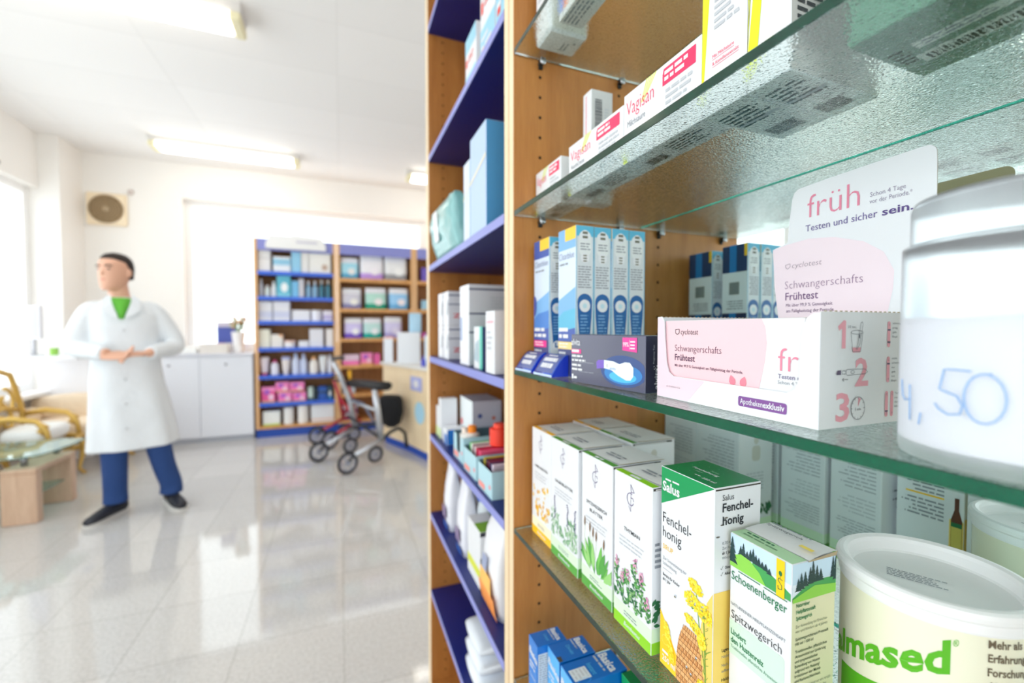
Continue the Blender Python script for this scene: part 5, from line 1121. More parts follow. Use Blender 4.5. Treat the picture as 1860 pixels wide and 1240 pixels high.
# middle bay, soft bags
def fbag(u0, u1, v, row, c1, c2, c3, label, cat='bag'):
    a, c_ = fx(u0), fx(u1); Z = LV2[row]; h = atY((u0+u1)/2, v, FY+.03).z-Z; w = c_-a
    b = MB(); d = .15; R = random.Random(u0); ny = 12; ms = [M(c2, .4), M(c1, .4), M((236, 238, 246), .4)]
    rings = []
    for i in range(ny+1):
        t = i/ny; th = d/2*(math.sin(math.pi*min(.93, .2+t*.8))**.5); rings.append([(w/2+math.copysign(abs(math.cos(q))**.4, math.cos(q))*w/2*(1-.03*(t > .9)), d/2+math.copysign(abs(math.sin(q))**.6, math.sin(q))*th, t*h) for q in [k*math.pi/12 for k in range(24)]])
    for i in range(ny): b.loft(rings[i:i+2], ms[0] if i < 3 else (ms[2] if i > ny-4 else ms[1]), cap=False)
    b.add(rings[0], [tuple(range(23, -1, -1))], ms[0]); b.add(rings[-1], [tuple(range(24))], ms[2])
    o = MB(); o.add([(w*.62+w*.2*math.cos(q), d/2-d*.5-.004, h*.34+h*.16*math.sin(q)) for q in [k*math.pi/8 for k in range(16)]], [tuple(range(16))], M(c3, .5))
    root = empty('soft_bag', (a, FY+.02, Z+.0004), 0, label, cat); b.build('bag_body', root); o.build('printed_disc', root)
fbag(619, 652, 468, 0, (160, 214, 232), (90, 170, 210), (226, 226, 226), 'light blue soft bag on the top plain wood shelf')
fbag(655, 697, 464, 0, (232, 230, 236), (190, 150, 226), (238, 232, 240), 'white and violet soft bag on the top plain wood shelf')
fbag(699, 740, 466, 0, (226, 226, 228), (150, 150, 156), (238, 238, 238), 'white and grey soft bag on the top plain wood shelf')
fbag(621, 657, 524, 1, (204, 202, 216), (140, 140, 186), (234, 232, 226), 'grey-lilac bag on the second plain wood shelf')
fbag(664, 702, 523, 1, (176, 218, 206), (20, 160, 130), (240, 232, 232), 'green bag on the second plain wood shelf')
fbag(707, 742, 524, 1, (150, 200, 240), (110, 180, 230), (236, 226, 232), 'sky blue bag on the second plain wood shelf')
fbag(625, 658, 578, 2, (206, 196, 240), (120, 90, 210), (240, 240, 246), 'violet bag on the third plain wood shelf')
fbag(660, 693, 578, 2, (190, 226, 224), (10, 180, 170), (236, 240, 244), 'teal bag on the third plain wood shelf')
fbag(698, 730, 576, 2, (212, 206, 242), (180, 170, 230), (226, 220, 246), 'lavender bag on the third plain wood shelf')
fbox('pink_carton', 622, 652, 644, 3, (226, 200, 222), 'pale carton with a pink foot on the fourth plain shelf', lv=LV2, deco=band((244, 120, 190), 0, .4))
fbox('pink_carton', 655, 676, 641, 3, (246, 130, 190), 'bright pink carton on the fourth plain shelf', lv=LV2, deco=pinkd)
fbox('pink_carton', 679, 690, 642, 3, (240, 110, 180), 'narrow pink carton beside the bright pink one', lv=LV2)
fbox('pale_carton', 622, 644, 696, 4, (190, 204, 214), 'bluish grey carton on the fifth plain shelf', lv=LV2)
for i in range(4): fbox('flat_pack', 621, 648, 766-7*(i+1), 5, [(150, 60, 120), (236, 232, 240), (70, 60, 140), (206, 214, 230)][i], ['wine-coloured flat pack at the bottom of the pile', 'white flat pack second in the pile', 'violet blue flat pack third in the pile', 'pale flat pack on top of the pile'][i], lv=LV2, cat='pack', z=LV2[5]+.0475*i)
for i, (v, c_) in enumerate(((486, (110, 90, 190)), (545, (160, 206, 230)), (604, (200, 90, 170)))): fbox('violet_pack', 766, 776, v, i, c_, ['violet pack showing at the very edge of the third far unit', 'pale blue pack showing at the edge of the third far unit', 'magenta pack showing low at the edge of the third far unit'][i], lv=LV2, cat='pack')

# ------------------------------------------------------------------ white cabinet run left of the shelving
WC = M((226, 229, 238), .35, coat=.2)
x0, x1, yf, ht = -1.80, -.945, 5.74, 1.0
root = empty('white_cabinet', (x0, yf, 0), 0, 'white two-door base cabinet left of the far shelving', 'cabinet'); P_ = Vector((x0, yf, 0)); rc = lambda mb, n, par=root, base=P_: rel(mb, n, par, base)
b = MB(); b.box((x0, yf+.02, .06), (x1, FB, ht-.03), WC); b.box((x0+.01, yf+.06, 0), (x1-.01, FB, .06), M((190, 194, 204), .5)); rc(b, 'body')
b = MB(); b.box((x0-.01, yf-.015, ht-.03), (x1+.005, FB, ht), M((214, 216, 226), .3), .003); rc(b, 'worktop')
xs = -1.46
for a, c_ in ((x0+.003, xs-.002), (xs+.002, x1-.003)):
    b = MB(); b.box((a, yf, .065), (c_, yf+.0195, ht-.034), WC, .002); dd = rc(b, 'door')
    b = MB(); k = c_-.26 if c_ > xs+.1 else a+.06; b.tube([(k, yf-.0005, .88), (k, yf-.02, .88)], .012, STEEL, 12); rel(b, 'knob', dd, Vector((x0, yf, 0)))
# things on top of it
tz = ht+.0004
b = MB(); b.box((-1.72, 5.80, 0+tz), (-1.50, 6.0, .075+tz), M((240, 240, 238), .6), .01); tag(b.build('folded_towel'), 'folded white cloth on the white base cabinet', 'cloth')
b = MB(); b.box((-1.47, 5.80, tz), (-1.20, 6.02, .11+tz), M((226, 220, 214), .6), .004); b.box((-1.44, 5.82, .1102+tz), (-1.34, 5.9, .1115+tz), M((60, 70, 190), .5)); b.box((-1.33, 5.82, .1102+tz), (-1.24, 5.9, .1115+tz), M((240, 120, 150), .5)); tag(b.build('cream_box'), 'low cream box lying on the white base cabinet', 'box')
b = MB(); b.box((-1.36, 6.06, tz), (-1.17, 6.10, .36+tz), M((70, 86, 170), .4), .002); b.box((-1.36, 6.058, .30+tz), (-1.17, 6.0595, .36+tz), M((200, 196, 214), .5)); tag(b.build('blue_poster_box'), 'upright blue box with a pale upper strip behind the white vase', 'box')
vx, vy = -1.115, 5.92
root = empty('vase', (vx, vy, tz), 0, 'tall white vase on the white base cabinet', 'vase'); b = MBn(); b.lathe([(.055, 0), (.062, .02), (.058, .12), (.072, .24), (.066, .243), (.052, .14), (.0, .1)], M((240, 240, 242), .3), seg=28); b.build('vase_body', root)
b = MB(); R = random.Random(6)
for k in range(26):
    a = R.uniform(0, 6.28); r = R.uniform(.03, .085); z1 = R.uniform(.30, .40); b.tube([(0, 0, .15), (r*.3*math.cos(a), r*.3*math.sin(a), .25), (r*math.cos(a), r*math.sin(a), z1)], .003, M((110, 150, 90), .6), 5)
    for q in range(3):
        cx, cy, cz = r*math.cos(a)+R.uniform(-.02, .02), r*math.sin(a)+R.uniform(-.02, .02), z1+R.uniform(-.03, .03); b.lathe([(.001, -.01), (.012, -.004), (.016, .003), (.001, .012)], [M(c_, .6) for c_ in ((226, 160, 110), (120, 160, 100), (236, 220, 180), (200, 130, 100))][(k+q) % 4], (cx, cy, cz), 7)
tag(b.build('flower_bunch', None, (vx, vy, tz)), 'dried orange and green flowers standing in the white vase', 'flowers')

# ------------------------------------------------------------------ wall fan, sensor, ceiling lamps
f0 = atY(196, 381, YB); root = empty('wall_fan', (f0.x, YB, f0.z), 0, 'square cream wall fan with a round brown grille high on the back wall', 'fan')
b = MB(); s_ = .175; b.box((-s_, -.04, -s_), (s_, 0, s_), M((244, 226, 196), .5), .012); b.build('housing', root)
b = MB()
def ring(b, r, y, t, m): b.tube([(r*math.cos(k*math.pi/20), y, r*math.sin(k*math.pi/20)) for k in range(40)], t, m, 6, closed=True)
for r in (.15, .125, .10, .075, .05): ring(b, r, -.045, .006, M((170, 146, 112), .5))
for k in range(12): a = k*math.pi/6; b.tube([(.03*math.cos(a), -.045, .03*math.sin(a)), (.15*math.cos(a), -.045, .15*math.sin(a))], .003, M((170, 146, 112), .5), 5)
b.build('grille', root)
b = MB(); b.tube([(0, -.0405, 0), (0, -.042, 0)], .15, M((150, 126, 92), .6), 36); b.build('backing_disc', root)
b = MB(); b.tube([(0, -.043, 0), (0, -.055, 0)], .03, M((190, 168, 136), .5), 16); b.build('hub', root)
f1 = atY(238, 350, YB); b = MB(); b.box((f1.x-.022, YB-.035, f1.z-.025), (f1.x+.022, YB, f1.z+.025), M((206, 194, 188), .6), .006); tag(b.build('wall_sensor'), 'small grey sensor on the back wall beside the fan', 'sensor')
f2 = Vector((XL, 5.15, 2.72)); b = MB(); b.box((XL, 5.12, 2.705), (XL+.03, 5.16, 2.735), M((120, 116, 116), .6), .005); tag(b.build('window_contact'), 'tiny grey device above the side window', 'sensor')
TUBE = M((255, 250, 236), .5, emit=4.5); LBODY = M((214, 210, 206), .5)
def lamp(c, L, label):
    """fluorescent batten along X"""
    root = empty('ceiling_lamp', (c[0], c[1], ZC), 0, label, 'ceiling lamp', 'long fluorescent ceiling lamps'); b = MB()
    b.prism([(-.11, 0), (.11, 0), (.085, -.05), (-.085, -.05)], -L/2, L/2, LBODY, 'x'); b.build('housing', root)
    b = MB(); b.box((-L/2+.06, -.095, -.1), (L/2-.06, .095, -.0505), TUBE, .02, 2); b.build('diffuser', root)
    for sx in (-1, 1): b = MB(); b.box((sx*L/2-.06 if sx > 0 else -L/2, -.1, -.105), (L/2 if sx > 0 else -L/2+.06, .1, -.0505), M((236, 228, 190), .5), .01); b.build('end_cap', root)
lamp((-1.08, 5.45), 1.35, 'long ceiling lamp near the back wall above the far shelving')
lamp((-1.28, 3.12), 1.5, 'large ceiling lamp cut by the top of the picture, with a yellowish end')
lamp((1.42, 5.45), 1.30, 'ceiling lamp partly hidden behind the blue-shelf cabinet')
lamp((-1.30, .80), 1.5, 'added ceiling lamp out of view over the aisle, brightening the glass cabinet')  # added lamp, out of view, to brighten the aisle and glass shelves
b = MB(); b.box((-.52, 2.6, ZC-.03), (-.34, 2.78, ZC-.0001), M((196, 192, 192), .7), .004); tag(b.build('ceiling_vent'), 'small grey square vent in the ceiling beside the nearer lamp', 'vent')

# ------------------------------------------------------------------ service counter on the right
CW = wood('pale_maple_front', (232, 206, 166), (240, 220, 186), grain=(8, 8, 1), rough=.45)
root = empty('service_counter', (.643, 4.541, 0), 0, 'pale maple service counter with blue plinth right of the walking frames', 'counter'); CB = Vector((.643, 4.541, 0))
poly = [(.44, 5.05), (.643, 4.541), (.765, 4.12), (.90, 3.75), (1.9, 3.75), (1.9, 4.9)]
b = MBn(); b.prism(poly, .085, .88, CW); rel(b, 'front_panel', root, CB)
b = MBn(); b.prism([(x+(.02 if i < 4 else 0), y) for i, (x, y) in enumerate(poly)], 0, .0845, PLINTH); rel(b, 'plinth', root, CB)
b = MBn(); b.prism([(x-(.03 if i < 4 else 0), y+(.02 if i == 0 else 0)) for i, (x, y) in enumerate(poly)], .8805, .91, M((226, 224, 220), .4)); rel(b, 'worktop', root, CB)
ct = .9105
def facet(t, z0, z1, w, m, nm, disc=False, out=.004, seg=(1, 2)):
    p, q = Vector(poly[seg[0]]), Vector(poly[seg[1]]); dd = (q-p).normalized(); n = Vector((dd.y, -dd.x)); c_ = p+(q-p)*t
    if n.x > 0: n = -n
    b = MBn(); 
    if disc: vs = [(c_.x+dd.x*w*math.cos(a)+n.x*out, c_.y+dd.y*w*math.cos(a)+n.y*out, (z0+z1)/2+(z1-z0)/2*math.sin(a)) for a in [k*math.pi/12 for k in range(24)]]
    else: vs = [(c_.x+dd.x*s_*w+n.x*out, c_.y+dd.y*s_*w+n.y*out, z_) for s_, z_ in ((-1, z0), (1, z0), (1, z1), (-1, z1))]
    b.add(vs, [tuple(range(len(vs)))], m); return rel(b, nm, root, CB)
facet(.62, .34, .56, .11, M((170, 214, 236), .5), 'round_sticker', True)
facet(.45, .66, .80, .13, M((170, 176, 226), .5), 'blue_poster'); facet(.45, .69, .77, .06, WHITE, 'poster_disc', True, .006)
def cbox(name, x0, y0, x1, y1, z0, z1, col, label, cat='carton', deco=None):
    p = Pack(x1-x0, y1-y0, z1-z0, M(col, .5), .003, eps=.0006)
    if deco: deco(p)
    return tag(p.build(name, None, (x0, y0, z0)), label, cat)
cbox('white_carton', .445, 4.90, .535, 5.02, ct, ct+.28, (232, 236, 244), 'tall white carton at the far corner of the service counter', deco=band((240, 160, 130), .94, 1))
cbox('white_carton', .575, 4.70, .80, 4.86, ct, ct+.33, (236, 240, 246), 'large white carton on the service counter')
cbox('pale_blue_carton', .80, 4.30, 1.02, 4.46, ct, ct+.30, (216, 232, 246), 'pale blue display carton on the service counter', deco=band((240, 244, 250), 0, .5))
cbox('navy_case', .815, 4.31, 1.0, 4.44, ct+.3005, ct+.34, (30, 40, 110), 'navy case lying on the pale blue display carton', 'case')
fb = bag('light_blue_bag', .13, .07, .21, .70, 4.79, ct+.3305, M((176, 214, 238), .4), 'light blue bag standing on the large white carton', cat='bag', turn=math.pi/2)
cbox('tan_packet', 1.03, 4.48, 1.11, 4.56, ct, ct+.42, (196, 160, 120), 'tall tan packet beside the pale blue display carton', 'packet')
b = MB(); b.box((.80, 4.0, ct), (1.12, 4.22, ct+.02), M((200, 222, 220), .2), .003); b.box((.84, 4.04, ct+.02), (1.05, 4.18, ct+.075), M((238, 238, 240), .5), .004); tag(b.build('glass_tray'), 'pale glass tray with white papers at the near end of the counter', 'tray')
b = MB(); b.lathe([(.022, 0), (.024, .005), (.022, .06), (.010, .075), (.010, .10), (0, .10)], M((80, 84, 200), .4), seg=14); tag(b.build('blue_bottle', None, (.755, 4.27, ct)), 'small blue bottle standing on the counter edge', 'bottle')

# ------------------------------------------------------------------ two walking frames
SIL = M((196, 200, 208), .3, .75); BLK = M((24, 24, 28), .5); REDM = M((176, 30, 50), .35, coat=.5); RUB = M((36, 36, 40), .7); RIM = M((150, 154, 170), .4, .3)
def plane_pt(u, v, P, a):
    q = ray(u, v); n = Vector((a.y, -a.x, 0)); t = (Vector((P.x, P.y, 0)).dot(n))/q.dot(n); return q*t+Vector((0, 0, EYE))
wn = atZ(632, 861, 0); wf = atZ(580, 838.5, 0); track = (wn-wf).normalized(); adir = Vector((-track.y, track.x, 0)) if -track.y*1 > 0 else Vector((track.y, -track.x, 0))
def rollator(name, P_near, P_far, shift, mt, label, full=True):
    base = (P_near+P_far)/2; base.z = 0; root = empty(name, base, 0, label, 'walking frame')
    S = shift
    def nr(u, v): return plane_pt(u, v, P_near, adir)
    def fr_(u, v): return plane_pt(u, v, P_far, adir)
    def part(nm, fn, par=None):
        b = MB(); fn(b); b.v = [(v[0]-base.x, v[1]-base.y, v[2]) for v in b.v]; return b.build(nm, par or root)
    def wheel(c, r):
        side = track
        def fn(b):
            u_ = adir; pts = [c+(u_*math.cos(k*math.pi/14)+Vector((0, 0, 1))*math.sin(k*math.pi/14))*(r-.012) for k in range(28)]
            b.tube(pts, .012, RUB, 8, closed=True)
        w = part('wheel', fn)
        def fn2(b):
            pts = [c+(adir*math.cos(k*math.pi/14)+Vector((0, 0, 1))*math.sin(k*math.pi/14))*(r-.028) for k in range(28)]
            b.tube(pts, .006, RIM, 6, closed=True); b.tube([c-side*.018, c+side*.018], .016, RIM, 12)
            for k in range(6):
                a = k*math.pi/3; b.tube([c, c+(adir*math.cos(a)+Vector((0, 0, 1))*math.sin(a))*(r-.03)], .006, RIM, 6)
        part('rim', fn2, w)
    rw = .098
    c1 = Vector((P_near.x, P_near.y, rw)); c2 = Vector((P_far.x, P_far.y, rw)); wheel(c1, rw); wheel(c2, rw)
    back = adir*.31
    c3, c4 = c1+back-track*.06, c2+back+track*.02
    wheel(c3, rw*.8); wheel(c4, rw*.8)
    for c_ in (c3, c4): pass
    # forks and long struts
    for c_, nm in ((c1, 1), (c2, 2)):
        part('fork', lambda b: (b.tube([c_, c_+adir*.05+Vector((0, 0, .055))], .013, BLK, 8), b.tube([c_+adir*.04+Vector((0, 0, .05)), c_+adir*.08+Vector((0, 0, .05))], .018, BLK, 8)))
        part('strut', lambda b: b.tube([c_+adir*.06+Vector((0, 0, .05)), c_+adir*.36+Vector((0, 0, .16))], .017, mt, 10))
    if full:
        up1 = [c2+adir*.37+Vector((0, 0, .17)), c2+adir*.325+Vector((0, 0, .45)), c2+adir*.24+Vector((0, 0, .66)), c2+adir*.15+Vector((0, 0, .86))]
        part('upright_tube', lambda b: b.tube(up1, [.028, .027, .023, .020], mt, 12)); part('handle_grip', lambda b: b.tube([up1[-1], up1[-1]+Vector((0, 0, .03))-adir*.01, up1[-1]+adir*.11+Vector((0, 0, .035))], .019, M((90, 92, 98), .5), 10))
        part('brake_lever', lambda b: b.tube([up1[-1]-adir*.02-Vector((0, 0, .14)), up1[-1]+adir*.05-Vector((0, 0, .15)), up1[-1]+adir*.16-Vector((0, 0, .18))], .009, BLK, 6))
        up2 = [c1+adir*.33+Vector((0, 0, .17)), c1+adir*.30+Vector((0, 0, .42)), c1+adir*.27+Vector((0, 0, .62))]
        part('upright_tube', lambda b: b.tube(up2, [.029, .029, .025], mt, 12))
        m1 = (up1[1]+up2[1])/2
        part('brace_plate', lambda b: b.tube([up2[0]+Vector((0, 0, .03)), m1+Vector((0, 0, .02)), up1[1]+Vector((0, 0, .02))], .012, M((100, 108, 130), .4, .5), 8))
        sm = up2[-1]
        part('seat', lambda b: b.loft([[p+Vector((0, 0, .042*math.sin(a)))+adir*(.06*math.cos(a)) for a in [k*math.pi/6 for k in range(12)]] for p in (up1[2]+adir*.10-Vector((0, 0, .03)), (up1[2]+sm)/2+adir*.1, sm+adir*.05+Vector((0, 0, .03)), sm+adir*.09+track*.06+Vector((0, 0, .03)))], BLK))
        part('bag', lambda b: b.loft([[m1+adir*(.31+.10*r_*math.cos(a))+track*(.15*r_*math.sin(a))+Vector((0, 0, z_)) for a in [k*math.pi/8 for k in range(16)]] for z_, r_ in ((-.26, .35), (-.22, .8), (-.1, 1.05), (.02, 1.0), (.06, .8))], M((18, 18, 22), .9)))
        part('curb_arm', lambda b: b.tube([c1+adir*.34+Vector((0, 0, .14)), c1+adir*.44+Vector((0, 0, .2)), c1+adir*.53+Vector((0, 0, .22)), c1+adir*.60+Vector((0, 0, .16)), c1+adir*.62+Vector((0, 0, .014))], [.018, .017, .017, .017, .019], BLK, 10))
        part('cross_brace', lambda b: b.tube([c1+adir*.3+Vector((0, 0, .18)), c2+adir*.3+Vector((0, 0, .3))], .013, BLK, 8)); part('cross_brace', lambda b: b.tube([c1+adir*.3+Vector((0, 0, .3)), c2+adir*.3+Vector((0, 0, .18))], .013, BLK, 8))
        part('yellow_tag', lambda b: b.box(tuple(up1[2]+adir*.08-Vector((.016, .003, .06))), tuple(up1[2]+adir*.08+Vector((.016, .003, .10))), M((240, 176, 20), .5), .002))
        part('crossbar', lambda b: b.tube([up1[1], up2[1]], .014, mt, 8))
    else:
        up1 = [c2+adir*.30+Vector((0, 0, .17)), c2+adir*.26+Vector((0, 0, .40)), c2+adir*.20+Vector((0, 0, .60))]; up2 = [c1+adir*.30+Vector((0, 0, .17)), c1+adir*.26+Vector((0, 0, .40)), c1+adir*.20+Vector((0, 0, .60))]
        part('upright_tube', lambda b: b.tube(up1, .018, mt, 10)); part('upright_tube', lambda b: b.tube(up2, .018, mt, 10))
        part('brace_plate', lambda b: b.tube([up1[0], up2[1]], .016, mt, 8)); part('brace_plate', lambda b: b.tube([up2[0], up1[1]], .016, mt, 8)); part('crossbar', lambda b: b.tube([up1[2], up2[2]], .014, BLK, 8))
    return root
rollator('walking_frame', wn, wf, 0, SIL, 'silver walking frame with black seat, black bag and spoked wheels in front')
w2 = atZ(600, 815.5, 0); rollator('walking_frame', w2+track*.0, w2-track*.30, 0, REDM, 'red walking frame standing folded behind the silver one', False)

# ------------------------------------------------------------------ seating corner on the left
GOLD = M((214, 176, 92), .35, .35); CREAM = M((236, 218, 194), .75, bump=.5, scale=22, dist=.02); CUSH = M((236, 238, 238), .8, bump=.3, scale=14, dist=.02)
def scroll(b, pts, r): b.tube(pts, r, GOLD, 8)
def curved_leg(root, x, y, h, sx, sy):
    b = MB(); b.tube([(x, y, h), (x+sx*.035, y+sy*.03, h*.72), (x+sx*.01, y+sy*.012, h*.4), (x-sx*.004, y-sy*.004, h*.16), (x+sx*.03, y+sy*.025, 0)], [.032, .034, .02, .015, .024], GOLD, 10); b.v = [(v[0], v[1], max(v[2], 0)) for v in b.v]; b.build('leg', root)
def pillow(b, x0, y0, z0, x1, y1, z1, m, puff=.35):
    n = 10; rings = []
    for i in range(n+1):
        t = i/n; s_ = max(.03, math.sin(math.pi*(.04+.92*t)))**puff; rings.append([(x0+(x1-x0)*t, (y0+y1)/2+(y1-y0)/2*math.copysign(abs(math.cos(a))**.5, math.cos(a))*s_, (z0+z1)/2+(z1-z0)/2*math.copysign(abs(math.sin(a))**.7, math.sin(a))*s_) for a in [k*math.pi/12 for k in range(24)]])
    b.loft(rings, m)
# armchair A (behind the man)
ax0, ax1, ay0, ay1 = -2.70, -1.98, 5.02, 5.42
root = empty('armchair', (ax0, ay0, 0), 0, 'low cream brocade armchair with gilded curved legs, half behind the man in the white coat', 'armchair')
b = MB(); pillow(b, .02, .03, .26, .70, .44, .45, CREAM, .2); b.build('seat', root)
b = MB(); pillow(b, .0, .36, .40, .72, .50, .66, CREAM, .2); b.build('backrest', root)
b = MB(); pillow(b, .0, .0, .33, .10, .40, .56, CREAM, .3); b.build('armrest', root); b = MB(); pillow(b, .62, .0, .33, .72, .40, .56, CREAM, .3); b.build('armrest', root)
b = MB(); scroll(b, [(.02, .0, .25), (.2, -.012, .22), (.36, -.02, .20), (.52, -.012, .22), (.70, .0, .25)], .024); scroll(b, [(.70, 0, .25), (.71, .22, .25), (.70, .45, .25)], .022); b.build('gilded_rail', root)
for x, y, sx, sy in ((.03, .02, -1, -1), (.69, .02, 1, -1), (.03, .46, -1, 1), (.69, .46, 1, 1)): curved_leg(root, x, y, .27, sx, sy)
# chair B (cut by the left edge)
root = empty('gilded_chair', (-2.13, 4.50, 0), math.pi/2, 'ornate gilded chair with openwork back and white cushion, cut by the left picture edge', 'chair')
root.scale = (.76, .8, 1)
b = MB(); pillow(b, .0, .03, .36, .54, .44, .50, CUSH, .2); b.build('cushion', root)
b = MB(); scroll(b, [(.0, .0, .34), (.27, -.02, .31), (.56, .0, .34), (.57, .22, .35), (.56, .45, .36)], .028); b.build('seat_rail', root)
b = MB(); pillow(b, .03, .03, .25, .53, .43, .36, M((206, 206, 202), .8, bump=.3, scale=20, dist=.02), .2); b.build('seat', root)
b = MB(); scroll(b, [(.56, .45, .34), (.56, .49, .62), (.50, .50, .78), (.42, .50, .90), (.27, .51, .94), (.12, .50, .90), (.04, .50, .78), (0, .49, .62), (0, .45, .34)], .026)
for k in range(2):
    for sg in (-1, 1): scroll(b, [(.27+sg*(.06+.13*math.sin(t*.5)*(1 if k else .8)), .50, .55+.16*k+.085*math.cos(t*.62)) for t in range(0, 9)], .017)
scroll(b, [(.04, .49, .60), (.27, .495, .64), (.52, .49, .60)], .02); b.build('backrest', root)
for q in (0, .555):
    b = MB(); scroll(b, [(.56, .46, .56), (.575, .3, .58), (.57, .12, .55), (.56, .04, .47), (.57, .02, .34)], .024); scroll(b, [(.575, .10, .53), (.585, .04, .50), (.58, .07, .45), (.575, .11, .48)], .02); b.v = [(v[0]-q, v[1], v[2]) for v in b.v]; b.build('armrest', root)
for x, y, sx, sy in ((.03, .02, -1, -1), (.55, .02, 1, -1), (.03, .43, -1, 1), (.55, .43, 1, 1)): curved_leg(root, x, y, .34, sx, sy)
# coffee table
TW = wood('ash_brown', (190, 154, 128), (214, 184, 158), grain=(10, 10, 1), rough=.5); TG = M((190, 224, 216), .03, trans=.85, ior=1.45, name='table_glass')
root = empty('coffee_table', (-2.33, 3.98, 0), 0, 'low coffee table of ash-brown wood with curved glass top at the left edge', 'coffee table')
def tb(p): return (p[0]+2.33, p[1]-3.98)
top = [(-2.72, 3.84), (-2.45, 3.76), (-2.15, 3.725), (-1.95, 3.725), (-1.86, 3.77), (-1.82, 3.88), (-1.80, 4.05), (-1.81, 4.23), (-1.90, 4.26), (-2.2, 4.27), (-2.72, 4.25)]
b = MBn(); b.prism([tb(p) for p in top], .442, .452, TG); b.build('glass_top', root)
for y0, y1 in ((3.765, 3.83), (4.165, 4.23)):
    for xa, xb in ((-2.045, -1.865), (-2.70, -2.55)):
        b = MB(); b.box((*tb((xa, y0)), 0), (*tb((xb, y1)), .33), TW, .006); b.build('leg', root)
for xa, xb in ((-2.045, -1.865), (-2.70, -2.55)):
    b = MB(); b.box((*tb((xa, 3.765)), .3305), (*tb((xb, 4.23)), .366), TW, .006); b.build('crossbar', root)
b = MB(); b.box((*tb((-2.66, 3.86)), .165), (*tb((-1.90, 4.15)), .174), TG, .002); b.build('glass_shelf', root)
for x, y in ((-1.97, 3.86), (-1.95, 4.17), (-2.62, 3.86), (-2.62, 4.17)): b = MB(); b.tube([(*tb((x, y)), .366), (*tb((x, y)), .4415)], .018, M((150, 150, 156), .3, .8), 12); b.build('metal_spacer', root)
# desk with monitor against the side window
root = empty('desk', (-2.73, 5.28, 0), 0, 'narrow white desk in the corner under the side window', 'desk')
b = MB(); b.box((.0, .0, .99), (.42, .40, 1.03), M((240, 241, 246), .4), .003); b.build('desktop', root)
b = MB(); b.box((.02, .27, 0), (.40, .39, .9895), M((240, 241, 247), .5), .003); b.build('pedestal', root)
tz2 = 1.0305
root = empty('monitor', (-2.655, 5.37, tz2), 0, 'pale grey computer monitor turned sideways on the corner desk', 'monitor'); c_ = math.radians(-38)
def rt(b, ang): 
    b.v = [(v[0]*math.cos(ang)-v[1]*math.sin(ang), v[0]*math.sin(ang)+v[1]*math.cos(ang), v[2]) for v in b.v]; return b
b = MB(); b.box((-.14, -.02, .155), (.14, .015, .46), M((226, 226, 232), .4), .006); rt(b, c_).build('casing', root)
b = MB(); b.box((-.125, -.0215, .17), (.125, -.0205, .445), M((172, 174, 190), .3)); rt(b, c_).build('screen', root)
b = MB(); b.tube([(0, .01, 0), (0, .01, .2)], .018, M((200, 200, 208), .4), 10); b.box((-.06, -.05, 0), (.06, .06, .012), M((200, 200, 208), .4), .004); rt(b, c_).build('stand', root)
b = MBn(); b.lathe([(.026, 0), (.03, .004), (.032, .07), (.029, .07), (.027, .008), (0, .006)], M((150, 206, 90), .5), seg=18); tag(b.build('green_cup', None, (-2.50, 5.36, tz2)), 'small green cup on the corner desk beside the monitor', 'cup')
b = MB(); b.box((-2.45, 5.50, tz2), (-2.36, 5.60, tz2+.10), M((120, 150, 214), .5), .004); tag(b.build('blue_box'), 'small blue box at the inner end of the corner desk', 'box')
root = empty('side_cabinet', (-2.29, 5.62, 0), 0, 'low grey and white side cabinet beyond the armchair', 'cabinet')
b = MB(); b.box((0, 0, 0), (.42, .4, .66), M((186, 188, 194), .5), .004); b.build('body', root)
b = MB(); b.box((-.01, -.01, .6605), (.43, .4, .69), M((232, 232, 238), .4), .003); b.build('top_board', root)
b = MB(); b.box((-2.20, 5.66, .691), (-2.12, 5.76, .735), M((196, 60, 56), .5), .006); b.box((-2.12, 5.67, .691), (-2.02, 5.75, .72), M((50, 50, 70), .5), .006); tag(b.build('red_stapler'), 'red and black desk tool on the low side cabinet', 'stapler')
# ------------------------------------------------------------------ the man in the white coat
SKIN = M((222, 172, 146), .5); COAT = M((226, 231, 236), .65, bump=.55, scale=7, dist=.03); JEAN = M((32, 66, 124), .8, bump=.6, scale=16, dist=.02); SHOE = M((24, 26, 38), .5); SOLE = M((206, 204, 200), .6); HAIR = M((44, 32, 28), .7, bump=.5, scale=60); SHIRT = M((96, 184, 56), .7)
man = empty('person', (-1.32, 3.69, 0), math.radians(19.2), 'man in a knee-length white coat, green shirt and jeans, hands clasped, looking aside', 'person')
def remeshed(build_fn, name, parent, mat, voxel=.008, smooth=4, skin=None, sub=0):
    me = bpy.data.meshes.new('tmp'); o = bpy.data.objects.new('tmp', me); SC.collection.objects.link(o)
    b = MB(); build_fn(b); me.from_pydata(b.v, [], b.f); me.update()
    r = o.modifiers.new('r', 'REMESH'); r.mode = 'VOXEL'; r.voxel_size = voxel
    if smooth: s_ = o.modifiers.new('s', 'SMOOTH'); s_.factor = .6; s_.iterations = smooth
    dg = bpy.context.evaluated_depsgraph_get(); nm = bpy.data.meshes.new_from_object(o.evaluated_get(dg), depsgraph=dg); nm.name = name
    bpy.data.objects.remove(o); nm.materials.clear(); nm.materials.append(mat)
    for p in nm.polygons: p.use_smooth = True; p.material_index = 0
    q = bpy.data.objects.new(name, nm); SC.collection.objects.link(q); q.parent = parent; return q
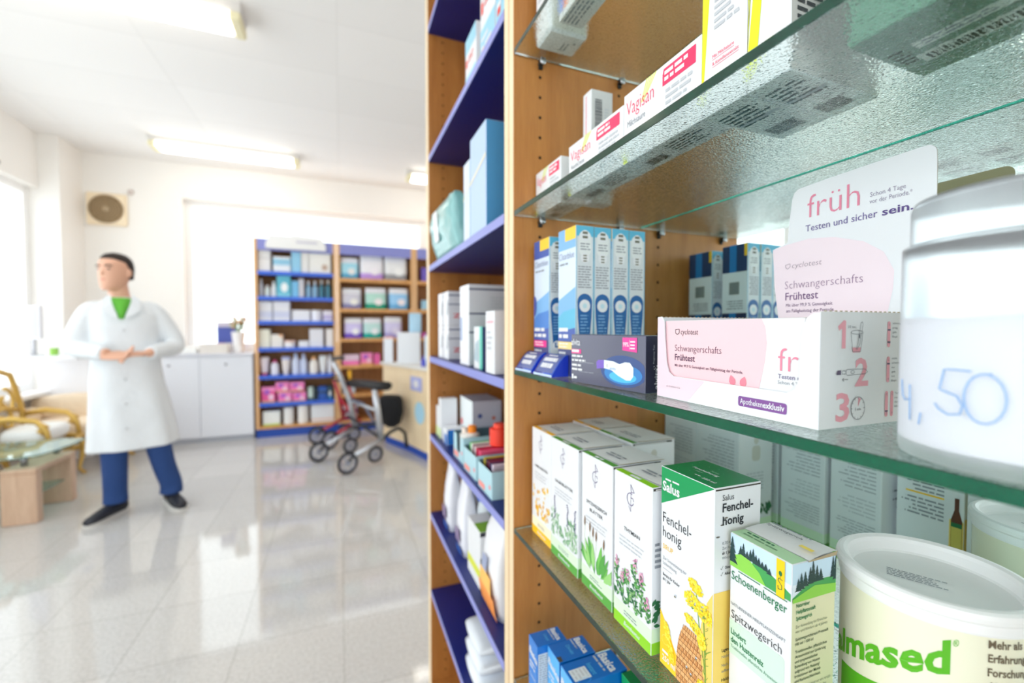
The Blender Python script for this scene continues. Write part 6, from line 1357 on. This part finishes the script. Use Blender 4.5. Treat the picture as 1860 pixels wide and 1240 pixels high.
def ring_(cx, cy, cz, rx, ry, n=28, p=1.0, ph=0, amp=0, k=7): 
    g = []
    for i in range(n):
        a = 2*math.pi*i/n; f = 1+amp*math.sin(k*a+ph); g.append((cx+rx*f*math.copysign(abs(math.cos(a))**p, math.cos(a)), cy+ry*f*math.copysign(abs(math.sin(a))**p, math.sin(a)), cz))
    return g
def limb(b, pts, rr, seg=16):
    # densify for smooth bends
    P = [Vector(p) for p in pts]; Q = []; R_ = []
    for i in range(len(P)-1):
        p0 = P[max(i-1, 0)]; p1 = P[i]; p2 = P[i+1]; p3 = P[min(i+2, len(P)-1)]
        for k in range(5):
            t = k/5; Q.append(.5*((2*p1)+(-p0+p2)*t+(2*p0-5*p1+4*p2-p3)*t*t+(-p0+3*p1-3*p2+p3)*t**3)); R_.append(rr[i]+(rr[i+1]-rr[i])*t)
    Q.append(P[-1]); R_.append(rr[-1]); b.tube(Q, R_, SKIN, seg)
HX, HZ = -.073, 1.655          # head centre
HT = math.radians(-38)        # head turned towards the left of the picture
SHL, SHR = (-.210, .02, 1.405), (.130, .02, 1.410)
ELL, ELR = (-.275, .00, 1.165), (.235, .01, 1.160)
HNL, HNR = (-.115, -.225, 1.125), (.080, -.215, 1.120)
def body(b):
    b.loft([ring_(-.02, .03, .93, .145, .10), ring_(-.025, .03, 1.05, .14, .10), ring_(-.03, .03, 1.2, .15, .11), ring_(-.035, .03, 1.34, .160, .105), ring_(-.04, .03, 1.41, .130, .078), ring_(-.045, .03, 1.47, .07, .065)], SKIN)
    limb(b, [(-.045, .03, 1.43), (-.056, .015, 1.50), (-.066, .01, 1.58)], [.062, .056, .053])
    # skull, jaw, nose, ears in the turned head frame
    c, s = math.cos(HT), math.sin(HT)
    def H(x, y, z): return (HX+x*c-y*s, x*s+y*c, HZ+z)   # local -y looks ahead
    rings = []
    for z, rx, ry, oy in ((-.125, .026, .030, -.055), (-.112, .044, .052, -.040), (-.09, .056, .072, -.024), (-.06, .064, .086, -.012), (-.02, .072, .094, -.004), (.02, .077, .098, .002), (.06, .076, .098, .004), (.09, .062, .082, .008), (.108, .036, .05, .010), (.114, .012, .018, .01)):
        rings.append([H(rx*math.copysign(abs(math.cos(a))**.9, math.cos(a)), oy+ry*math.sin(a), z) for a in [k*math.pi/14 for k in range(28)]])
    b.loft(rings, SKIN)
    b.loft([[H(x*w_, y_-.003, z_) for x, z_ in ((-1, -.0), (1, -.0))]+[H(0, y_-d_, z_)] for z_, w_, d_, y_ in ((.022, .008, .010, -.088), (-.004, .011, .020, -.089), (-.022, .016, .030, -.090), (-.034, .014, .014, -.088))], SKIN)
    for sx in (-1, 1): b.loft([[H(sx*(.073+.010*math.sin(q)), .012+.020*math.cos(q)*k, -.004+.032*k*math.sin(q)) for q in [t*math.pi/6 for t in range(12)]] if False else [H(sx*(.070+.012*j), .014+.018*math.cos(q)*(1-.15*j), -.004+.030*math.sin(q)*(1-.1*j)) for q in [t*math.pi/6 for t in range(12)]] for j, k in ((0, 1), (1, 1), (1.4, .8))], SKIN)
    b.loft([[H(.022*math.cos(q), -.080+.014*math.sin(q), z_) for q in [t*math.pi/6 for t in range(12)]] for z_ in (-.066, -.058, -.052)], SKIN)
    for S_, E_, Hn in ((SHL, ELL, HNL), (SHR, ELR, HNR)):
        limb(b, [S_, ((S_[0]+E_[0])/2, (S_[1]+E_[1])/2, (S_[2]+E_[2])/2), E_, ((E_[0]*.45+Hn[0]*.55), (E_[1]*.45+Hn[1]*.55), (E_[2]*.45+Hn[2]*.55)), Hn], [.043, .043, .040, .036, .027])
    for hx, kn, an in ((-.085, (-.100, .0, .50), (-.105, .10, .09)), (.075, (.120, -.01, .50), (.195, .07, .09))):
        limb(b, [(hx, .03, .93), ((hx+kn[0])/2, 0, .72), kn, ((kn[0]+an[0])/2, (kn[1]+an[1])/2+.01, .30), an], [.088, .08, .058, .05, .036])
    # hands: left cups the right; palm, four fingers and thumb each
    def hand(w, d, up, side, curl):
        w = Vector(w); d = Vector(d).normalized(); up = Vector(up).normalized(); sd = d.cross(up).normalized()*side
        b.loft([[w+d*t+sd*(ws*math.cos(q))+up*(.014*math.sin(q)) for q in [k*math.pi/8 for k in range(16)]] for t, ws in ((-.01, .024), (.02, .034), (.05, .041), (.085, .040), (.092, .034))], SKIN)
        for i, L_ in enumerate((.068, .076, .071, .056)):
            o = w+d*.082+sd*(.031-.0205*i); p1 = o+d*L_*.45-up*.006*curl; p2 = p1+d*L_*.28-up*.018*curl; p3 = p2+d*L_*.16-up*.022*curl; b.tube([o-d*.02, o, p1, p2, p3], [.0095, .0095, .009, .008, .0065], SKIN, 8)
        o = w+d*.025+sd*.028; b.tube([o, o+sd*.022+d*.022+up*.006, o+sd*.026+d*.050+up*.010, o+sd*.020+d*.068+up*.008], [.013, .012, .0105, .008], SKIN, 8)
    hand(HNR, (-1, -.28, -.02), (0, -.25, 1), -1, 1.1)
    hand((HNL[0]-.02, HNL[1], HNL[2]-.018), (1, -.22, .03), (0, .55, -.85), 1, 1.2)
bd = remeshed(body, 'body', man, SKIN, .0055, 3)
def coat(b):
    L = [(.475, -.004, .030, .242, .165, .05), (.60, -.006, .030, .230, .160, .045), (.75, -.012, .030, .214, .152, .035), (.90, -.024, .03, .196, .145, .02), (1.03, -.028, .03, .182, .138, .012), (1.16, -.030, .03, .178, .136, .01), (1.30, -.034, .03, .188, .138, .01), (1.38, -.036, .03, .186, .125, 0), (1.43, -.040, .03, .152, .100, 0), (1.465, -.044, .03, .100, .082, 0), (1.49, -.047, .03, .078, .072, 0)]
    b.loft([ring_(cx, cy, z, rx, ry, 56, .85, ph=z*3, amp=a_) for z, cx, cy, rx, ry, a_ in L], COAT)
    for S_, E_, Hn in ((SHL, ELL, HNL), (SHR, ELR, HNR)):
        W_ = Vector(E_)*.06+Vector(Hn)*.94
        limb(b, [(S_[0]*.45-.02, S_[1], S_[2]+.012), (S_[0]*.90-.004, S_[1], S_[2]-.006), ((S_[0]+E_[0])/2*1.02, S_[1], (S_[2]+E_[2])/2), E_, tuple((Vector(E_)+W_)/2+Vector((0, 0, -.008))), tuple(W_)], [.040, .060, .064, .058, .052, .043])
ct_ = remeshed(coat, 'coat', man, COAT, .010, 3)
b = MB()   # collar flaps and the opening line, buttons, pockets
DX = .016
for sx in (-1, 1):
    b.add([(-.062+sx*.016, -.128, 1.335), (-.062+sx*.095, -.105, 1.40), (-.06+sx*.090, -.075, 1.475), (-.06+sx*.055, -.068, 1.505), (-.062+sx*.046, -.096, 1.45)], [(0, 1, 2, 3, 4)], COAT)
    b.add([(-.062+sx*.016, -.122, 1.335), (-.062+sx*.095, -.097, 1.40), (-.06+sx*.090, -.067, 1.475), (-.06+sx*.055, -.060, 1.505), (-.062+sx*.046, -.088, 1.45)], [(4, 3, 2, 1, 0)], COAT)
b.v = [(v[0]+DX, v[1], v[2]) for v in b.v]; b.build('collar', man)
for k in range(5): b = MB(); z = 1.27-.16*k; b.tube([(-.036, -.03-.105-.007*k, z), (-.036, -.036-.105-.007*k, z)], .008, M((200, 204, 208), .4), 10); b.build('button', man)
b = MB(); b.loft([ring_(-.062, -.020, 1.345, .022, .088, 20), ring_(-.062, -.010, 1.40, .045, .085, 20), ring_(-.062, .010, 1.462, .066, .082, 20), ring_(-.066, .015, 1.485, .060, .066, 20)], SHIRT)
b.v = [(v[0]+.015, v[1]-.012, v[2]) for v in b.v]; b.build('shirt', man)
def jeans(b):
    for hx, kn, an in ((-.085, (-.102, .0, .50), (-.105, .10, .085)), (.072, (.122, -.01, .50), (.195, .075, .085))):
        limb(b, [(hx, .03, .92), ((hx+kn[0])/2, 0, .72), kn, ((kn[0]+an[0])/2, (kn[1]+an[1])/2+.012, .30), (an[0], an[1], .16), an], [.098, .088, .074, .068, .066, .070])
jn = remeshed(jeans, 'jeans', man, JEAN, .009, 2)
def shoe(ax, ay, ang, par):
    c, s = math.cos(ang), math.sin(ang)
    def S(x, y, z): return (ax+x*c-y*s, ay+x*s+y*c, z)
    rs = []; so = []
    for y, w, h in ((.075, .028, .075), (.05, .038, .10), (.0, .040, .095), (-.06, .043, .075), (-.12, .047, .055), (-.17, .042, .042), (-.205, .022, .030)):
        rs.append([S(w*math.cos(q), y, max(.014, .014+h*.5+h*.5*math.sin(q))) for q in [k*math.pi/8 for k in range(16)]]); so.append([S(w*1.06*a_, y*1.02, z_) for a_, z_ in ((-1, 0), (1, 0), (1, .016), (-1, .016))])
    b = MBn(); b.loft(rs, SHOE); o = b.build('shoe', par); b = MBn(); b.loft(so, SOLE); b.build('sole', o)
shoe(-.108, .095, math.radians(-42), man); shoe(.197, .075, math.radians(14), man)
c_, s_ = math.cos(HT), math.sin(HT)
def H(x, y, z): return (HX+x*c_-y*s_, x*s_+y*c_, HZ+z)
def hairf(b):
    rings = []
    for z, rx, ry, oy in ((-.045, .066, .050, .052), (.0, .079, .070, .034), (.035, .081, .078, .030), (.068, .079, .094, .014), (.094, .070, .090, .008), (.116, .050, .066, .008), (.128, .020, .03, .010)):
        rings.append([H(rx*math.cos(a), oy+ry*math.sin(a), z) for a in [k*math.pi/14 for k in range(28)]])
    b.loft(rings, HAIR)
hr = remeshed(hairf, 'hair', man, HAIR, .006, 2)
for sx in (-1, 1):
    b = MB(); b.lathe([(.001, -.0055), (.009, -.002), (.009, .002), (.001, .0055)], M((70, 50, 44), .3), (0, 0, 0), 12); b.v = [H(sx*.032+v[0], -.0895+v[1]*.5, .012+v[2]) for v in b.v]; b.build('eye', man)
    b = MB(); b.tube([H(sx*.014, -.099, .030), H(sx*.032, -.0965, .036), H(sx*.050, -.083, .031)], .0038, HAIR, 6); b.build('eyebrow', man)
b = MB(); b.tube([H(-.022, -.088, -.058), H(-.008, -.096, -.056), (H(0, -.0965, -.057)), H(.008, -.096, -.056), H(.022, -.088, -.058)], [.002, .0045, .004, .0045, .002], M((196, 110, 104), .5), 8); b.build('mouth', man)
